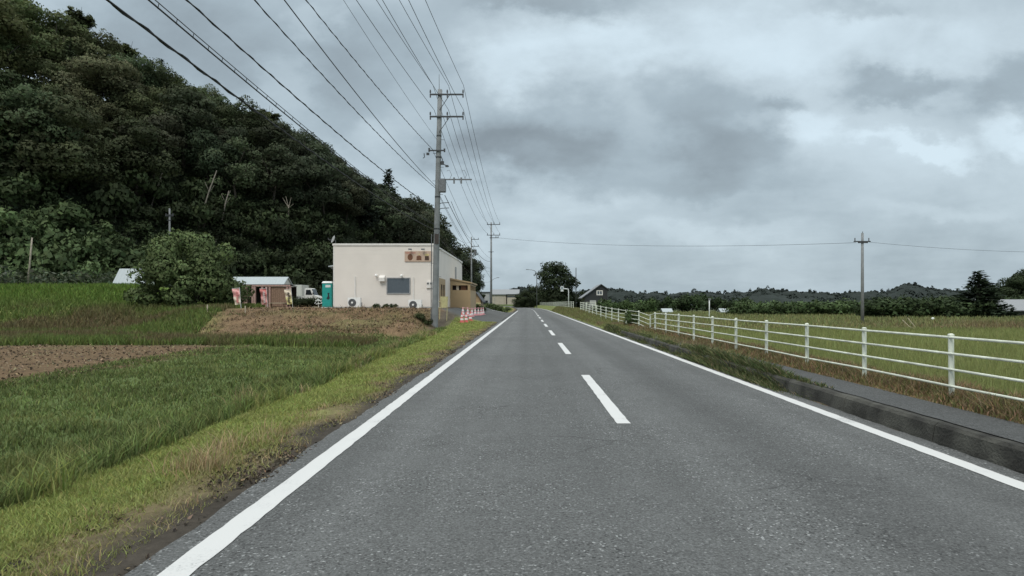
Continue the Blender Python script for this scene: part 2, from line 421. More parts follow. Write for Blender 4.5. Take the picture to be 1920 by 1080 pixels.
C = lambda r, g, b: np.array((r, g, b))
EARTH, DRY, BRIGHT, DARKG, MIDG = C(.10, .078, .055), C(.235, .185, .095), C(.185, .215, .065), C(.075, .105, .038), C(.13, .165, .055)
BROWN, BANK, RICE, ASPH = C(.115, .080, .047), C(.145, .099, .058), C(.23, .245, .10), C(.095, .10, .10)
HILLG = C(.019, .027, .014)
def zones(x, y):
    xr = x - xc(y)
    n1 = fbm(x * 1.3, y * 1.3); n2 = fbm(x * .35 + 50, y * .35 + 9); n3 = fbm(x * 4 + 9, y * 4 + 3, 3)
    mixc = lambda a, b, t: a * (1 - t[..., None]) + b * t[..., None]
    c = np.zeros(x.shape + (3,)) + MIDG
    # left
    cr = -3.85 - .035 * np.clip(y - 12, 0, 34)
    lc = np.zeros(x.shape + (3,)) + C(.052, .046, .038) * (.6 + .8 * n3[..., None])
    lc = mixc(lc, C(.15, .125, .07) * (.7 + .6 * n3[..., None]), sm(2.20, 2.60, -xr + (n1 - .5) * .8))
    lc = mixc(lc, BRIGHT, sm(2.65, 3.15, -xr + (n1 - .5) * 1.0))
    lc = mixc(lc, DARKG, sm(-.05, .5, cr - xr + (n3 - .5) * .4))
    lc = mixc(lc, DARKG * 1.25, sm(1, 3, cr - xr))
    lc = mixc(lc, BRIGHT * (.55 + .5 * n1[..., None]), sm(34, 38, y) * sm(-.2, .3, cr - xr))
    lc = mixc(lc, C(.085, .072, .055) * (.5 + .9 * n3[..., None]), sm(38.5, 41, y + (n1 - .5) * 3) * sm(4.6, 5.6, -xr + (n1 - .5)))
    field = sm(12.0, 12.6, -x + (n1 - .5) * 1.2) * (1 - sm(28, 31, y + (n2 - .5) * 6 - (x + 13) * .1)) * sm(8, 12, y + 4)
    far = sm(29, 34, y + (n2 - .5) * 5) * sm(8, 14, -x)
    lc = mixc(lc, mixc(BRIGHT * .75 + 0 * lc, BROWN * .75, sm(.42, .6, n2) * (1 - sm(46, 54, y))), far)
    lc = mixc(lc, BROWN * (.8 + .5 * n3[..., None]), field)
    crop = sm(29, 36, -x) * sm(46, 54, y)
    lc = mixc(lc, C(.10, .15, .035), crop)
    pad = sm(34.5, 37, y + (n1 - .5) * 4) * sm(5.9, 7.0, -xr + (n1 - .5) * .8) * (1 - sm(17.5, 20.5, -x + (n1 - .5) * 3 - .25 * (y - 36))) * (1 - sm(120, 130, y))
    lc = mixc(lc, mixc(BANK * (.25 + .75 * n1[..., None] + .75 * n3[..., None]), MIDG * .8, sm(.55, .8, n2) * .4), pad)
    drive = sm(44.5, 47, y + (n1 - .5) * 2 + (xr + 2.5) * .8) * (1 - sm(6.4, 7.2, -xr)) * (1 - sm(93, 97, y))
    lc = mixc(lc, ASPH * (.8 + .3 * n1[..., None]), drive)
    lc = mixc(lc, HILLG + 0 * lc, sm(-6, 2, toe_dist(x, y)))
    # right
    rc = np.zeros(x.shape + (3,)) + EARTH * 1.1
    rc = mixc(rc, DRY * C(.95, .8, .75), sm(4.8, 5.15, xr + (n1 - .5) * .5))
    verge = sm(20, 36, y + (n1 - .5) * 8)
    rc = mixc(rc, MIDG * .95 + .2 * DRY * .5, verge)
    rc = mixc(rc, RICE, sm(6.3, 7.2, xr))
    rc = mixc(rc, mixc(C(.12, .115, .05) + 0 * rc, C(.15, .09, .055), sm(.45, .6, n2)), sm(45, 49, y + (n2 - .5) * 4) * sm(7, 9, xr) * sm(.55, .7, x / np.maximum(y, 1) + .15))
    rc = mixc(rc, C(.11, .13, .05) + 0 * rc, sm(62, 80, y) * sm(7, 9, xr))
    rc = mixc(rc, HILLG * 1.4 + 0 * rc, sm(150, 190, y) * sm(12, 20, xr))
    c = np.where((xr < 0)[..., None], lc, rc)
    far2 = sm(200, 300, y)
    c = mixc(c, DARKG * .8 + 0 * c, far2)
    return c
me = rawmesh('ground', np.stack([GX, GY, GZ], -1).reshape(-1, 3), quads, 4, M['ground'], zones(GX, GY).reshape(-1, 3))
me.shade_smooth()
tag(link('ground', me), kind='structure')

def ribbon(name, x0, x1, ys, z, mat, jit=0., parent=None, kind=None):
    ys = np.asarray(ys, float); n = len(ys); c = xc(ys)
    nz = lambda: (rng.random(n) - .5) * jit
    a = np.stack([c + x0 + nz(), ys, np.full(n, z)], -1); b = np.stack([c + x1 + nz(), ys, np.full(n, z)], -1)
    v = np.concatenate([a, b]); i = np.arange(n - 1)
    q = np.stack([i, i + n, i + n + 1, i + 1], -1)
    me = rawmesh(name, v, q, 4, mat)
    o = link(name, me, parent)
    if kind: tag(o, kind=kind)
    return o
ry = np.concatenate([seg((-40, 0, 2), (0, 20, .12), (20, 60, .4), (60, 400, 2))])
rd = ribbon('road', -2.09, 4.06, ry, 0., M['asphalt'], .03, kind='structure')
for i_ in range(len(ry)): rd.data.vertices[i_].co.x += (float(fbm(ry[i_] * 1.3, 4.2)) - .5) * .16
ribbon('edge_line', -1.905, -1.735, ry[ry < 116], .005, M['paint'], .012, kind='structure')
ribbon('edge_line', 3.69, 3.85, ry, .005, M['paint'], .012, kind='structure')
k = 0
d0 = 7.35
for k in range(-1, 24):
    ys = np.arange(d0 + 10 * k, d0 + 10 * k + 4.95, .15)
    ribbon('centre_line', 1.03, 1.19, ys, .005, M['paint'], .010, kind='structure')
mbx = MB().add([(-8.0, 87.4, .0), (-3.3, 87.9, .0), (-3.3, 88.5, .0), (-8.0, 88.0, .0)], [(0, 1, 2, 3)])
for i, p in enumerate(mbx.v): mbx.v[i] = (p[0], p[1], float(ground(p[0], p[1])) + .03)
tag(obj('stop_line', mbx, M['paint']), kind='structure')

# kerb with joints, and the footway on top
for k in range(15):
    y0 = 1.0 + 1.8 * k; y1 = y0 + 1.788
    mb = MB(); n_ = 13; vs = []
    for q in range(n_):
        yy = y0 + (y1 - y0) * q / (n_ - 1)
        t = .2 + (fbm(yy * 2.1, 3.3) - .5) * .012
        w_ = (fbm(yy * 1.7, 9.1) - .5) * .03
        vs += [(4.065 + w_, yy, -.05), (4.075 + w_, yy, .02), (4.10 + w_, yy, t - .035), (4.135 + w_, yy, t - .004), (4.25, yy, t)]
    fs = [(q * 5 + c, q * 5 + c + 1, q * 5 + c + 6, q * 5 + c + 5) for q in range(n_ - 1) for c in range(4)]
    fs += [(0, 1, 2, 3, 4), tuple((n_ - 1) * 5 + c for c in (4, 3, 2, 1, 0))]
    o = obj('kerb', mb.add(vs, fs), M['kerb']); tag(o, kind='structure')
fy = seg((0, 28, .25))
ribbon('footway', 4.21, 4.86, fy, .209, M['footway'], .03, kind='structure')

# ------------------------------------------------------------------ grass as stuff
def blades(name, px, py, h, w, cols, lean=.45, seg2=True, kind='stuff', label=None, cat=None, zoff=0.):
    n = len(px); z = ground(px, py) + zoff - .02
    a = rng.random(n) * 2 * math.pi; la = rng.random(n) * 2 * math.pi; ll = lean * h * rng.random(n) ** .8
    wx, wy = np.cos(a) * w / 2, np.sin(a) * w / 2
    ox, oy = np.cos(la) * ll, np.sin(la) * ll
    b = np.stack([px, py, z], -1)
    W = np.stack([wx, wy, 0 * wx], -1); O = np.stack([ox, oy, 0 * ox], -1); H = np.stack([0 * h, 0 * h, h], -1)
    tipc = cols * 1.12
    if seg2:
        mid = b + O * .3 + H * .58; tip = b + O + H * .96
        v = np.stack([b - W, b + W, mid + W * .75, mid - W * .75, tip], 1).reshape(-1, 3)
        c = np.repeat(cols[:, None], 5, 1).reshape(-1, 3)
        i = np.arange(n)[:, None] * 5
        f = np.concatenate([i + [0, 1, 2], i + [0, 2, 3], i + [3, 2, 4]], 0)
    else:
        v = np.stack([b - W, b + W, b + O + H], 1).reshape(-1, 3)
        c = np.repeat(cols[:, None], 3, 1).reshape(-1, 3)
        f = np.arange(n)[:, None] * 3 + [0, 1, 2]
    me = rawmesh(name, v, f, 3, M['blade'], c)
    o = link(name, me); tag(o, label, cat, kind=kind)
    return o

def scatter(n, ylo, yhi, xf, power=1.0):
    """points whose density falls with distance; xf(y,t)->x (road coordinates)"""
    t = rng.random(n)
    e = 1 - power
    y = (ylo ** e + t * (yhi ** e - ylo ** e)) ** (1 / e) if abs(e) > 1e-6 else ylo * (yhi / ylo) ** t
    return xf(y, rng.random(n)) + xc(y), y

def crest(y): return -3.85 - .035 * np.clip(y - 12, 0, 34)
def vary(c, n, v=.35, hue=.12):
    k = 1 + (rng.random(n) - .5)[:, None] * 2 * v
    return np.clip(c * k * (1 + (rng.random((n, 3)) - .5) * 2 * hue), 0, 1)

# verge: short yellowish-green grass, drier toward the road
n = 260000
px, py = scatter(n, 2.6, 46, lambda y, t: -2.2 + t * (crest(y) - .25 + 2.2), 1.55)
xr = px - xc(py); nn = fbm(px * 1.1, py * 1.1); n3 = fbm(px * 3, py * 3, 3)
edge = sm(2.30, 2.95, -xr + (nn - .5) * 1.0)
keep = (rng.random(n) < .12 + .88 * edge)
px, py, xr, nn, n3, edge = (q[keep] for q in (px, py, xr, nn, n3, edge))
n = len(px)
dryness = np.clip((1 - edge) * .8 + (n3 - .5) * 1.2 + .08, 0, 1) * (rng.random(n) * .7 + .4)
dryness = np.clip(dryness, 0, 1)[:, None]
cols = vary(C(.265, .305, .098), n) * (1 - dryness) + vary(C(.22, .19, .10), n) * dryness
hh = (.02 + .06 * rng.random(n) ** 1.5) * (.6 + .8 * nn) * (1 + .012 * py) * (1 - .45 * dryness[:, 0])
blades('grass', px, py, hh, .0042 + .0010 * py, cols, 1.0, label='short yellow green verge grass between the ditch and the asphalt edge', cat='grass')
# ditch and flat meadow: long dark grass
n = 210000
px, py = scatter(n, 3.0, 36, lambda y, t: crest(y) + .1 - t ** 1.15 * (np.minimum(9.4, .9 * y + 2) + 0 * y), 1.3)
nn = fbm(px * .5, py * .5)
cols = vary(C(.135, .172, .060), n, .5) * (.5 + 1.0 * nn[:, None])
b2 = sm(.55, .72, fbm(px * .9 + 30, py * .9))[:, None] * .55
cols = cols * (1 - b2) + vary(C(.20, .215, .08), n) * b2
dd = crest(py) - px
hh = (.05 + .17 * rng.random(n) ** 1.6) * (.35 + 1.3 * fbm(px * 1.7 + 3, py * 1.7)) * np.where(dd < 3, 1.1, .75)
blades('tall_grass', px, py, hh, .0055 + .0013 * py, cols, .95, label='long dark green grass filling the ditch below the verge', cat='grass')
# meadow and crop further out
n = 70000
px, py = scatter(n, 29, 62, lambda y, t: -8 - t * (.84 * y - 6), 1.0)
w_ = toe_dist(px, py) < 0
pad_ = (px > -19.0 - .25 * (py - 36)) & (py > 34.0)
m_ = w_ & ~pad_; px, py = px[m_], py[m_]; n = len(px)
nn = fbm(px * .35 + 50, py * .35 + 9)
cols = vary(C(.115, .155, .045), n)
t = (sm(.42, .6, nn) * (1 - sm(44, 52, py)))[:, None] * .75
cols = cols * (1 - t) + vary(C(.135, .10, .06), n) * t
cr_ = (sm(29, 36, -px) * sm(46, 54, py))[:, None]
cols = cols * (1 - cr_) + vary(C(.105, .165, .035), n) * cr_
blades('meadow_grass', px, py, (.18 + .3 * rng.random(n)), .03 + .0018 * py, cols, .8, False, label='pale green meadow and crop beyond the brown plough field', cat='grass')
# taller loose tufts breaking up the ditch grass
ty = 4.5 + 26 * rng.random(130) ** 1.4; tx = crest(ty) + .15 - 2.2 * rng.random(130) ** 1.3
ti = np.repeat(np.arange(130), 60); n = len(ti)
px = tx[ti] + rng.normal(0, .10, n); py = ty[ti] + rng.normal(0, .12, n)
cols = vary(np.where(rng.random((130, 1)) < .6, C(.19, .22, .07), C(.27, .235, .12))[ti], n, .3)
blades('tall_tuft_grass', px, py, (.10 + .24 * rng.random(n)) * (.5 + .8 * rng.random(130)[ti]), .006 + .0011 * py, cols, 1.0, label='taller pale grass tufts along the lip of the ditch', cat='grass')
# dry tufts at the asphalt edge
cx = rng.random(95); ty = 3.2 + 30 * rng.random(95) ** 1.1; tx = -2.2 - .8 * cx
ty[:14] = 5.3 + rng.random(14) * 1.5; tx[:14] = -2.65 - rng.random(14) * .35
n = 95 * 55
ti = np.repeat(np.arange(95), 55)
px = tx[ti] + rng.normal(0, .075, n); py = ty[ti] + rng.normal(0, .11, n)
cols = vary(C(.36, .29, .16), n, .3)
hh = (.05 + .24 * rng.random(n) ** 1.5) * np.where(ti < 14, 1.0, .4)
blades('dry_grass', px, py, hh, .004 + .0006 * py, cols, 1.0, label='straw coloured dry grass tufts along the asphalt edge', cat='grass')
# leaf litter and clods on the dirt strip
def litter(name, px, py, size, cols, label, zl=.01, flat=.6):
    n = len(px); z = ground(px, py) + zl
    nrm = rng.normal(0, 1, (n, 3)); nrm[:, 2] = np.abs(nrm[:, 2]) + flat; nrm /= np.linalg.norm(nrm, axis=1)[:, None]
    a = np.cross(nrm, rng.normal(0, 1, (n, 3))); a /= np.linalg.norm(a, axis=1)[:, None]; b = np.cross(nrm, a)
    c = np.stack([px, py, z], -1); s = size[:, None]; asp = (.18 + .5 * rng.random(n))[:, None]
    v = np.stack([c - a * s, c - b * s * asp, c + a * s, c + b * s * asp], 1).reshape(-1, 3)
    me = rawmesh(name, v, np.arange(n)[:, None] * 4 + [0, 1, 2, 3], 4, M['blade'], np.repeat(cols, 4, 0))
    return tag(link(name, me), label, name.replace('_', ' '), kind='stuff')
n = 34000
px, py = scatter(n, 2.8, 34, lambda y, t: -2.06 - .95 * t ** 1.3, 1.3)
m_ = rng.random(n) < sm(.38, .62, fbm(px * 2.2, py * 1.1)); px, py = px[m_], py[m_]; n = len(px)
litter('leaf_litter', px, py, .006 + .022 * rng.random(n) ** 2, vary(np.where(rng.random((n, 1)) < .35, C(.20, .16, .10), C(.05, .042, .033)), n, .5), 'dead leaves and dark clods on the bare dirt beside the left edge line')
n = 9000
px = -12.3 - rng.random(n) ** 1.3 * 22; py = 12 + rng.random(n) * 18
litter('straw_stubble', px, py, .02 + .05 * rng.random(n), vary(np.where(rng.random((n, 1)) < .42, C(.27, .225, .145), C(.062, .047, .033)), n, .4), 'pale straw stubble scattered over the brown plough field', .03, .2)
n = 8000
px = -6.6 - rng.random(n) * 13; py = 35.5 + rng.random(n) * 10
m_ = rng.random(n) < sm(.35, .6, fbm(px * .5, py * .9)); px, py = px[m_], py[m_]; n = len(px)
litter('earth_clods', px, py, .02 + .10 * rng.random(n) ** 2.5, vary(np.where(rng.random((n, 1)) < .3, C(.25, .19, .125), C(.105, .073, .046)), n, .35), 'clods and dead stalks on the brown bank below the shop', .04, .1)
n = 3800; px = -6.6 - rng.random(n) * 13; py = 35 + rng.random(n) * 11
blades('dead_stalks', px, py, .05 + .3 * rng.random(n) ** 2, np.full(n, .035), vary(np.where(rng.random((n, 1)) < .65, C(.30, .225, .135), C(.07, .05, .035)), n), 2.2, False, label='pale dead stalks strewn over the brown earth bank', cat='stalks')
n = 5200
px = -6.4 - rng.random(n) * 14; py = 34.5 + rng.random(n) * 8.5
g_ = fbm(px * .4, py * .4); m_ = g_ > .5; px, py, g_ = px[m_], py[m_], g_[m_]; n = len(px)
blades('bank_weeds', px, py, .06 + .2 * rng.random(n), np.full(n, .05), vary(np.where(rng.random((n, 1)) < .5, C(.10, .12, .05), C(.22, .16, .09)), n), .9, False, label='sparse weeds over the brown earth bank', cat='weeds')
# right side: dry grass under the fence, kerb weeds, verge, rice
n = 42000
px, py = scatter(n, 4.2, 34, lambda y, t: 4.84 + t * 1.1, 1.3)
nn = fbm(px * 2, py * 2)
cols = vary(np.where(rng.random((n, 1)) < .62, C(.235, .172, .10), C(.13, .14, .055)), n)
hh = (.04 + .17 * rng.random(n)) * (.4 + nn) * sm(4.7, 5.2, px + (nn - .5) * .5) + .02
blades('dry_verge_grass', px, py, hh, .007 + .0011 * py, cols, .8, label='reddish brown dry grass along the foot of the white fence', cat='grass')
n = 52000
px, py = scatter(n, 8.7, 34, lambda y, t: 3.93 + t * .33, 1.15)
nn = fbm(px * .9 + 5, py * .9)
m_ = rng.random(n) < sm(.30, .48, nn + .14 * sm(9, 14, py)) * sm(8.6, 11, py + nn * 2)
px, py, nn = px[m_], py[m_], nn[m_]; n = len(px)
cols = vary(np.where(rng.random((n, 1)) < .8, C(.085, .11, .045), C(.20, .18, .10)), n, .45)
blades('kerb_weeds', px, py, (.04 + .19 * rng.random(n) ** 1.5) * (.35 + 1.3 * nn) * (1 - .45 * sm(13, 20, py)) * (.45 + .55 * sm(9, 12, py)), .008 + .0014 * py, cols, 1.1, label='dark green weeds growing over the kerb face', cat='weeds')
n = 46000
px, py = scatter(n, 13, 110, lambda y, t: 4.1 + t * 2.2, 1.2)
nn = fbm(px * .8, py * .4); m_ = rng.random(n) < sm(15, 32, py + nn * 10)
px, py, nn = px[m_], py[m_], nn[m_]; n = len(px)
t = sm(.45, .65, nn)[:, None]
t = t * (1 - .7 * sm(40, 65, py))[:, None]
cols = vary(C(.17, .18, .075), n) * (1 - t) + vary(C(.20, .165, .095), n) * t
blades('verge_grass', px, py, (.03 + .09 * rng.random(n)) * (.6 + .7 * nn) * (1 + .008 * py), .012 + .0014 * py, cols, .8, False, label='mixed green and brown grass on the right hand verge', cat='grass')
n = 150000
px, py = scatter(n, 5.5, 47, lambda y, t: 6.6 + t * (.85 * y + 2), 1.15)
nn = fbm(px * .25, py * .25)
cols = vary(C(.215, .242, .092), n, .18, .06) * (.85 + .3 * nn[:, None])
g2 = (sm(38, 46, py))[:, None] * .5
cols = cols * (1 - g2) + vary(C(.15, .175, .065), n) * g2
blades('rice_plants', px, py, .38 + .2 * rng.random(n), .018 + .0016 * py, cols, .5, False, label='yellow green rice standing in the paddy behind the fence', cat='rice')
n = 30000
px, py = scatter(n, 46, 135, lambda y, t: 8 + t * (.85 * y + 2), 1.1)
nn = fbm(px * .12 + 50, py * .3 + 9)
t = (sm(.42, .6, nn) * (1 - sm(54, 66, py)))[:, None] * .7
cols = vary(C(.18, .195, .085), n) * (1 - t) + vary(C(.18, .135, .08), n) * t
blades('field_grass', px, py, .25 + .3 * rng.random(n), .05 + .0016 * py, cols, .7, False, label='brownish rough grass beyond the rice paddy', cat='grass')

# ------------------------------------------------------------------ leaves
def leafcloud(lobes, dens, size, tint, seed, flat=.75, mat='leaf', gaps=.0, inner=.55):
    """crown made of many small leaf faces gathered in clumps; lobes: (x,y,z,r,shade)"""
    g = np.random.default_rng(seed)
    P, Nn, Cc, Sz = [], [], [], []
    for (x, y, z, r, sh) in lobes:
        n = max(10, int(dens * r * r))
        d = g.normal(0, 1, (n, 3)); d[:, 2] += .25; d /= np.linalg.norm(d, axis=1)[:, None]
        rad = r * (inner + (1.08 - inner) * g.random(n) ** .45)
        p = d * rad[:, None]; p[:, 2] *= flat
        # lumpy surface
        k = 1 + .22 * np.sin(p[:, 0] * 4.1 / r + x) * np.sin(p[:, 1] * 3.7 / r + y) + .15 * np.sin(p[:, 2] * 6 / r + z)
        p *= k[:, None]
        P.append(p + (x, y, z)); Nn.append(d)
        cc = np.array(tint) * sh * (1 + (g.random((n, 1)) - .5) * .35) * (1 + (g.random((n, 3)) - .5) * .12)
        Cc.append(cc); Sz.append(size * (.55 + .8 * g.random(n)))
    P = np.concatenate(P); Nn = np.concatenate(Nn); Cc = np.concatenate(Cc); Sz = np.concatenate(Sz)[:, None]
    n = len(P)
    nr = Nn + g.normal(0, .55, (n, 3)); nr /= np.linalg.norm(nr, axis=1)[:, None]
    a = np.cross(nr, g.normal(0, 1, (n, 3))); a /= np.linalg.norm(a, axis=1)[:, None]; b = np.cross(nr, a)
    asp = (.45 + .35 * g.random((n, 1)))
    v = np.stack([P - a * Sz, P - b * Sz * asp, P + a * Sz, P + b * Sz * asp], 1).reshape(-1, 3)
    nv = Nn * 1.0 + nr * .22 + np.array((0, 0, .18)); nv /= np.linalg.norm(nv, axis=1)[:, None]
    return rawmesh('crown', v, np.arange(n)[:, None] * 4 + [0, 1, 2, 3], 4, M[mat], np.repeat(Cc, 4, 0), np.repeat(nv, 4, 0))

def broad_lobes(g, h, w, z0, n):
    out = []
    for k in range(n):
        t = g.random(); a = g.random() * 2 * math.pi
        zz = z0 + (h - z0) * (.08 + .82 * t)
        env = math.sqrt(max(.06, 1 - ((zz - (z0 + (h - z0) * .45)) / ((h - z0) * .58)) ** 2))
        rr = w * env * math.sqrt(g.random()) * .95
        r = w * (.26 + .24 * g.random())
        out.append((rr * math.cos(a), rr * math.sin(a), zz, r, .7 + .6 * g.random()))
    out.append((0, 0, h - w * .3, w * .35, 1.1))
    return out
def trunk_mesh(g, h, r, mat, limbs=5, lean=.08):
    mb = MB()
    pts = [np.array((0, 0, -1.2))]
    for k in range(1, 7):
        pts.append(np.array((g.normal(0, lean) * k * .5, g.normal(0, lean) * k * .5, h * k / 6)))
    mb.tube(pts, [r * (1.25 - .95 * k / 6) for k in range(7)], 8)
    for k in range(limbs):
        s = 2.6 + 3 * g.random(); i = int(s); p = pts[i] * (1 - (s - i)) + pts[min(i + 1, 6)] * (s - i)
        a = g.random() * 2 * math.pi; l = h * (.25 + .25 * g.random())
        q = p + np.array((math.cos(a) * l * .5, math.sin(a) * l * .5, l * .45)); q2 = q + np.array((math.cos(a) * l * .4, math.sin(a) * l * .4, l * .5))
        mb.tube([p, q, q2], [r * .42, r * .28, r * .1], 6)
    me = bpy.data.meshes.new('trunk'); me.from_pydata(mb.v, [], mb.f); me.materials.append(M[mat]); me.shade_smooth()
    return me

GREEN = (.062, .078, .040)
protos = []
for k in range(6):
    g = np.random.default_rng(100 + k)
    w = [3.6, 4.2, 3.2, 4.6, 3.8, 3.4][k]
    protos.append((leafcloud(broad_lobes(g, 10, w, 2.0, 22), 190, .165, GREEN, 200 + k, inner=.6), trunk_mesh(g, 6.8, .15, 'bark')))
# bamboo: drooping feathery sprays
def spray_mesh(seed, h, w, nculm, tint):
    g = np.random.default_rng(seed); P, A, Nn = [], [], []
    for k in range(nculm):
        a = g.random() * 2 * math.pi; out = w * g.random() ** .6
        for j in range(46):
            t = .35 + .65 * g.random()
            bend = out * (t ** 2.4)
            c = np.array((math.cos(a) * (bend + .25 * out), math.sin(a) * (bend + .25 * out), h * (t - .28 * t ** 5) * (.8 + .2 * ((k * 7) % 5) / 5)))
            for q in range(7):
                d = g.normal(0, 1, 3); d[2] -= .5; d /= np.linalg.norm(d)
                P.append(c + g.normal(0, .22, 3)); A.append(d); Nn.append(np.array((math.cos(a), math.sin(a), .7)))
    P = np.array(P); A = np.array(A); n = len(P)
    b = np.cross(A, g.normal(0, 1, (n, 3))); b /= np.linalg.norm(b, axis=1)[:, None]
    sz = (.20 + .22 * g.random(n))[:, None]
    v = np.stack([P - A * sz, P - b * sz * .3, P + A * sz, P + b * sz * .3], 1).reshape(-1, 3)
    c = np.array(tint) * (1 + (g.random((n, 1)) - .5) * .6)
    nv = np.array(Nn); nv /= np.linalg.norm(nv, axis=1)[:, None]
    return rawmesh('crown', v, np.arange(n)[:, None] * 4 + [0, 1, 2, 3], 4, M['leaf'], np.repeat(c, 4, 0), np.repeat(nv, 4, 0))
def culms_mesh(seed, h):
    g = np.random.default_rng(seed); mb = MB()
    for k in range(5):
        a = g.random() * 6.28; o = np.array((math.cos(a) * .5, math.sin(a) * .5, 0))
        mb.tube([o + (0, 0, -1), o * 1.3 + (0, 0, h * .5), o * 2.6 + (0, 0, h * .85)], [.05, .045, .02], 6)
    me = bpy.data.meshes.new('culms'); me.from_pydata(mb.v, [], mb.f); me.materials.append(M['bark']); return me
bamboo = [(spray_mesh(300 + k, 10, 2.6, 16, (.085, .10, .055)), culms_mesh(310 + k, 10)) for k in range(2)]
# conifer: whorls of drooping boughs
def conifer_mesh(seed, h, w, tint, size=.22):
    g = np.random.default_rng(seed); P, A = [], []
    nw = int(h * 2.6)
    for i in range(nw):
        t = i / nw; z = h * (.05 + .93 * t); rw = w * (1 - t) ** 1.0 * (.8 + .35 * g.random()) + .1
        for k in range(9):
            a = g.random() * 6.28; d = np.array((math.cos(a), math.sin(a), -.18))
            for q in range(max(3, int(rw * 11))):
                s = rw * (.25 + .75 * g.random())
                P.append(d * s + (0, 0, z) + g.normal(0, .16, 3)); A.append(d + g.normal(0, .5, 3) + (0, 0, .3))
    P = np.array(P); A = np.array(A); A /= np.linalg.norm(A, axis=1)[:, None]; n = len(P)
    b = np.cross(A, g.normal(0, 1, (n, 3))); b /= np.linalg.norm(b, axis=1)[:, None]
    sz = (size * (.6 + .8 * g.random(n)))[:, None]
    v = np.stack([P - A * sz, P - b * sz * .45, P + A * sz, P + b * sz * .45], 1).reshape(-1, 3)
    c = np.array(tint) * (1 + (g.random((n, 1)) - .5) * .5)
    nv = P * (1, 1, 0); nv = nv / (np.linalg.norm(nv, axis=1)[:, None] + .01) + (0, 0, .5); nv /= np.linalg.norm(nv, axis=1)[:, None]
    return rawmesh('crown', v, np.arange(n)[:, None] * 4 + [0, 1, 2, 3], 4, M['leaf'], np.repeat(c, 4, 0), np.repeat(nv, 4, 0))
conif = [(conifer_mesh(400 + k, 10, 2.3 + .4 * k, (.038, .055, .032)), trunk_mesh(np.random.default_rng(410 + k), 9, .2, 'bark', 0, .02)) for k in range(2)]
def bush_lobes(g, h, w, n):
    out = []
    for k in range(n):
        a = g.random() * 6.28; rr = w * math.sqrt(g.random()) * .75; zz = h * (.2 + .6 * g.random()) * (1 - .35 * (rr / w) ** 2)
        out.append((rr * math.cos(a), rr * math.sin(a), zz, w * (.26 + .2 * g.random()), .7 + .6 * g.random()))
    return out
def stems_mesh(seed, h, n=6, r=.05):
    g = np.random.default_rng(seed); mb = MB()
    for k in range(n):
        a = g.random() * 6.28; l = h * (.5 + .3 * g.random())
        mb.tube([(0, 0, -.5), (math.cos(a) * l * .25, math.sin(a) * l * .25, l * .5), (math.cos(a) * l * .6, math.sin(a) * l * .6, l)], [r, r * .7, r * .3], 6)
    me = bpy.data.meshes.new('stem'); me.from_pydata(mb.v, [], mb.f); me.materials.append(M['bark']); return me
bushes = []
for k in range(4):
    g = np.random.default_rng(500 + k)
    bushes.append((leafcloud(bush_lobes(g, 3, 2.2, 14), 120, .20, (.07, .095, .045), 510 + k, flat=.85), stems_mesh(520 + k, 2.4)))

def plant(proto, name, stemname, label, cat, loc, sc, col, group=None, rz=None):
    o = thing(name, label, cat, loc, rng.random() * 6.28 if rz is None else rz, group)
    o.scale = sc if np.ndim(sc) else (sc, sc, sc)
    c = link('crown', proto[0], o); c.color = tuple(col) + (1,)
    link(stemname, proto[1], o)
    return o

# ---- wooded hill on the left: silhouette heights read off the photograph
SU = [-200, 0, 30, 100, 200, 300, 400, 480, 560, 620, 700, 740, 800, 850, 885, 905]
SV = [-60, -25, -8, 25, 85, 135, 178, 212, 250, 292, 345, 365, 385, 430, 500, 545]
def canopy_limit(x, y):
    u = U0 + F * x / y; v = np.interp(u, SU, SV)
    return HC + (V0 - v) / F * y
GROUPT = 'trees of the wooded hillside'
TREELAB = 'dark broadleaf tree in the mass of the wooded hillside on the left'
cnt = 0
pts = []
ROWS = [.30, .45, .60, .76, .92, 1.06]
y_ = np.linspace(38, 205, 400)
for ri, t in enumerate(ROWS):
    # walk along a line offset from the toe
    line = []
    for (ax, ay), (bx, by) in zip(TOE[:-2], TOE[1:-1]):
        for q in np.linspace(0, 1, 40, endpoint=False):
            px_, py_ = ax + (bx - ax) * q, ay + (by - ay) * q
            dr = float(np.interp(py_, [60, 125, 170, 200], [40, 34, 18, 12]))
            nx_, ny_ = -(by - ay), (bx - ax); ln = math.hypot(nx_, ny_)
            line.append((px_ + nx_ / ln * dr * t, py_ + ny_ / ln * dr * t))
    line = np.array(line); last = None
    step = [5.2, 4.8, 4.6, 4.6, 4.4, 4.4][ri]
    for p in line:
        if last is None or np.hypot(*(p - last)) > step:
            last = p
            q = p + rng.normal(0, .9, 2)
            if q[1] < 48 or q[1] > 212: continue
            u = U0 + F * q[0] / q[1]
            if u < -190 or u > 905: continue
            pts.append((q[0], q[1], t))
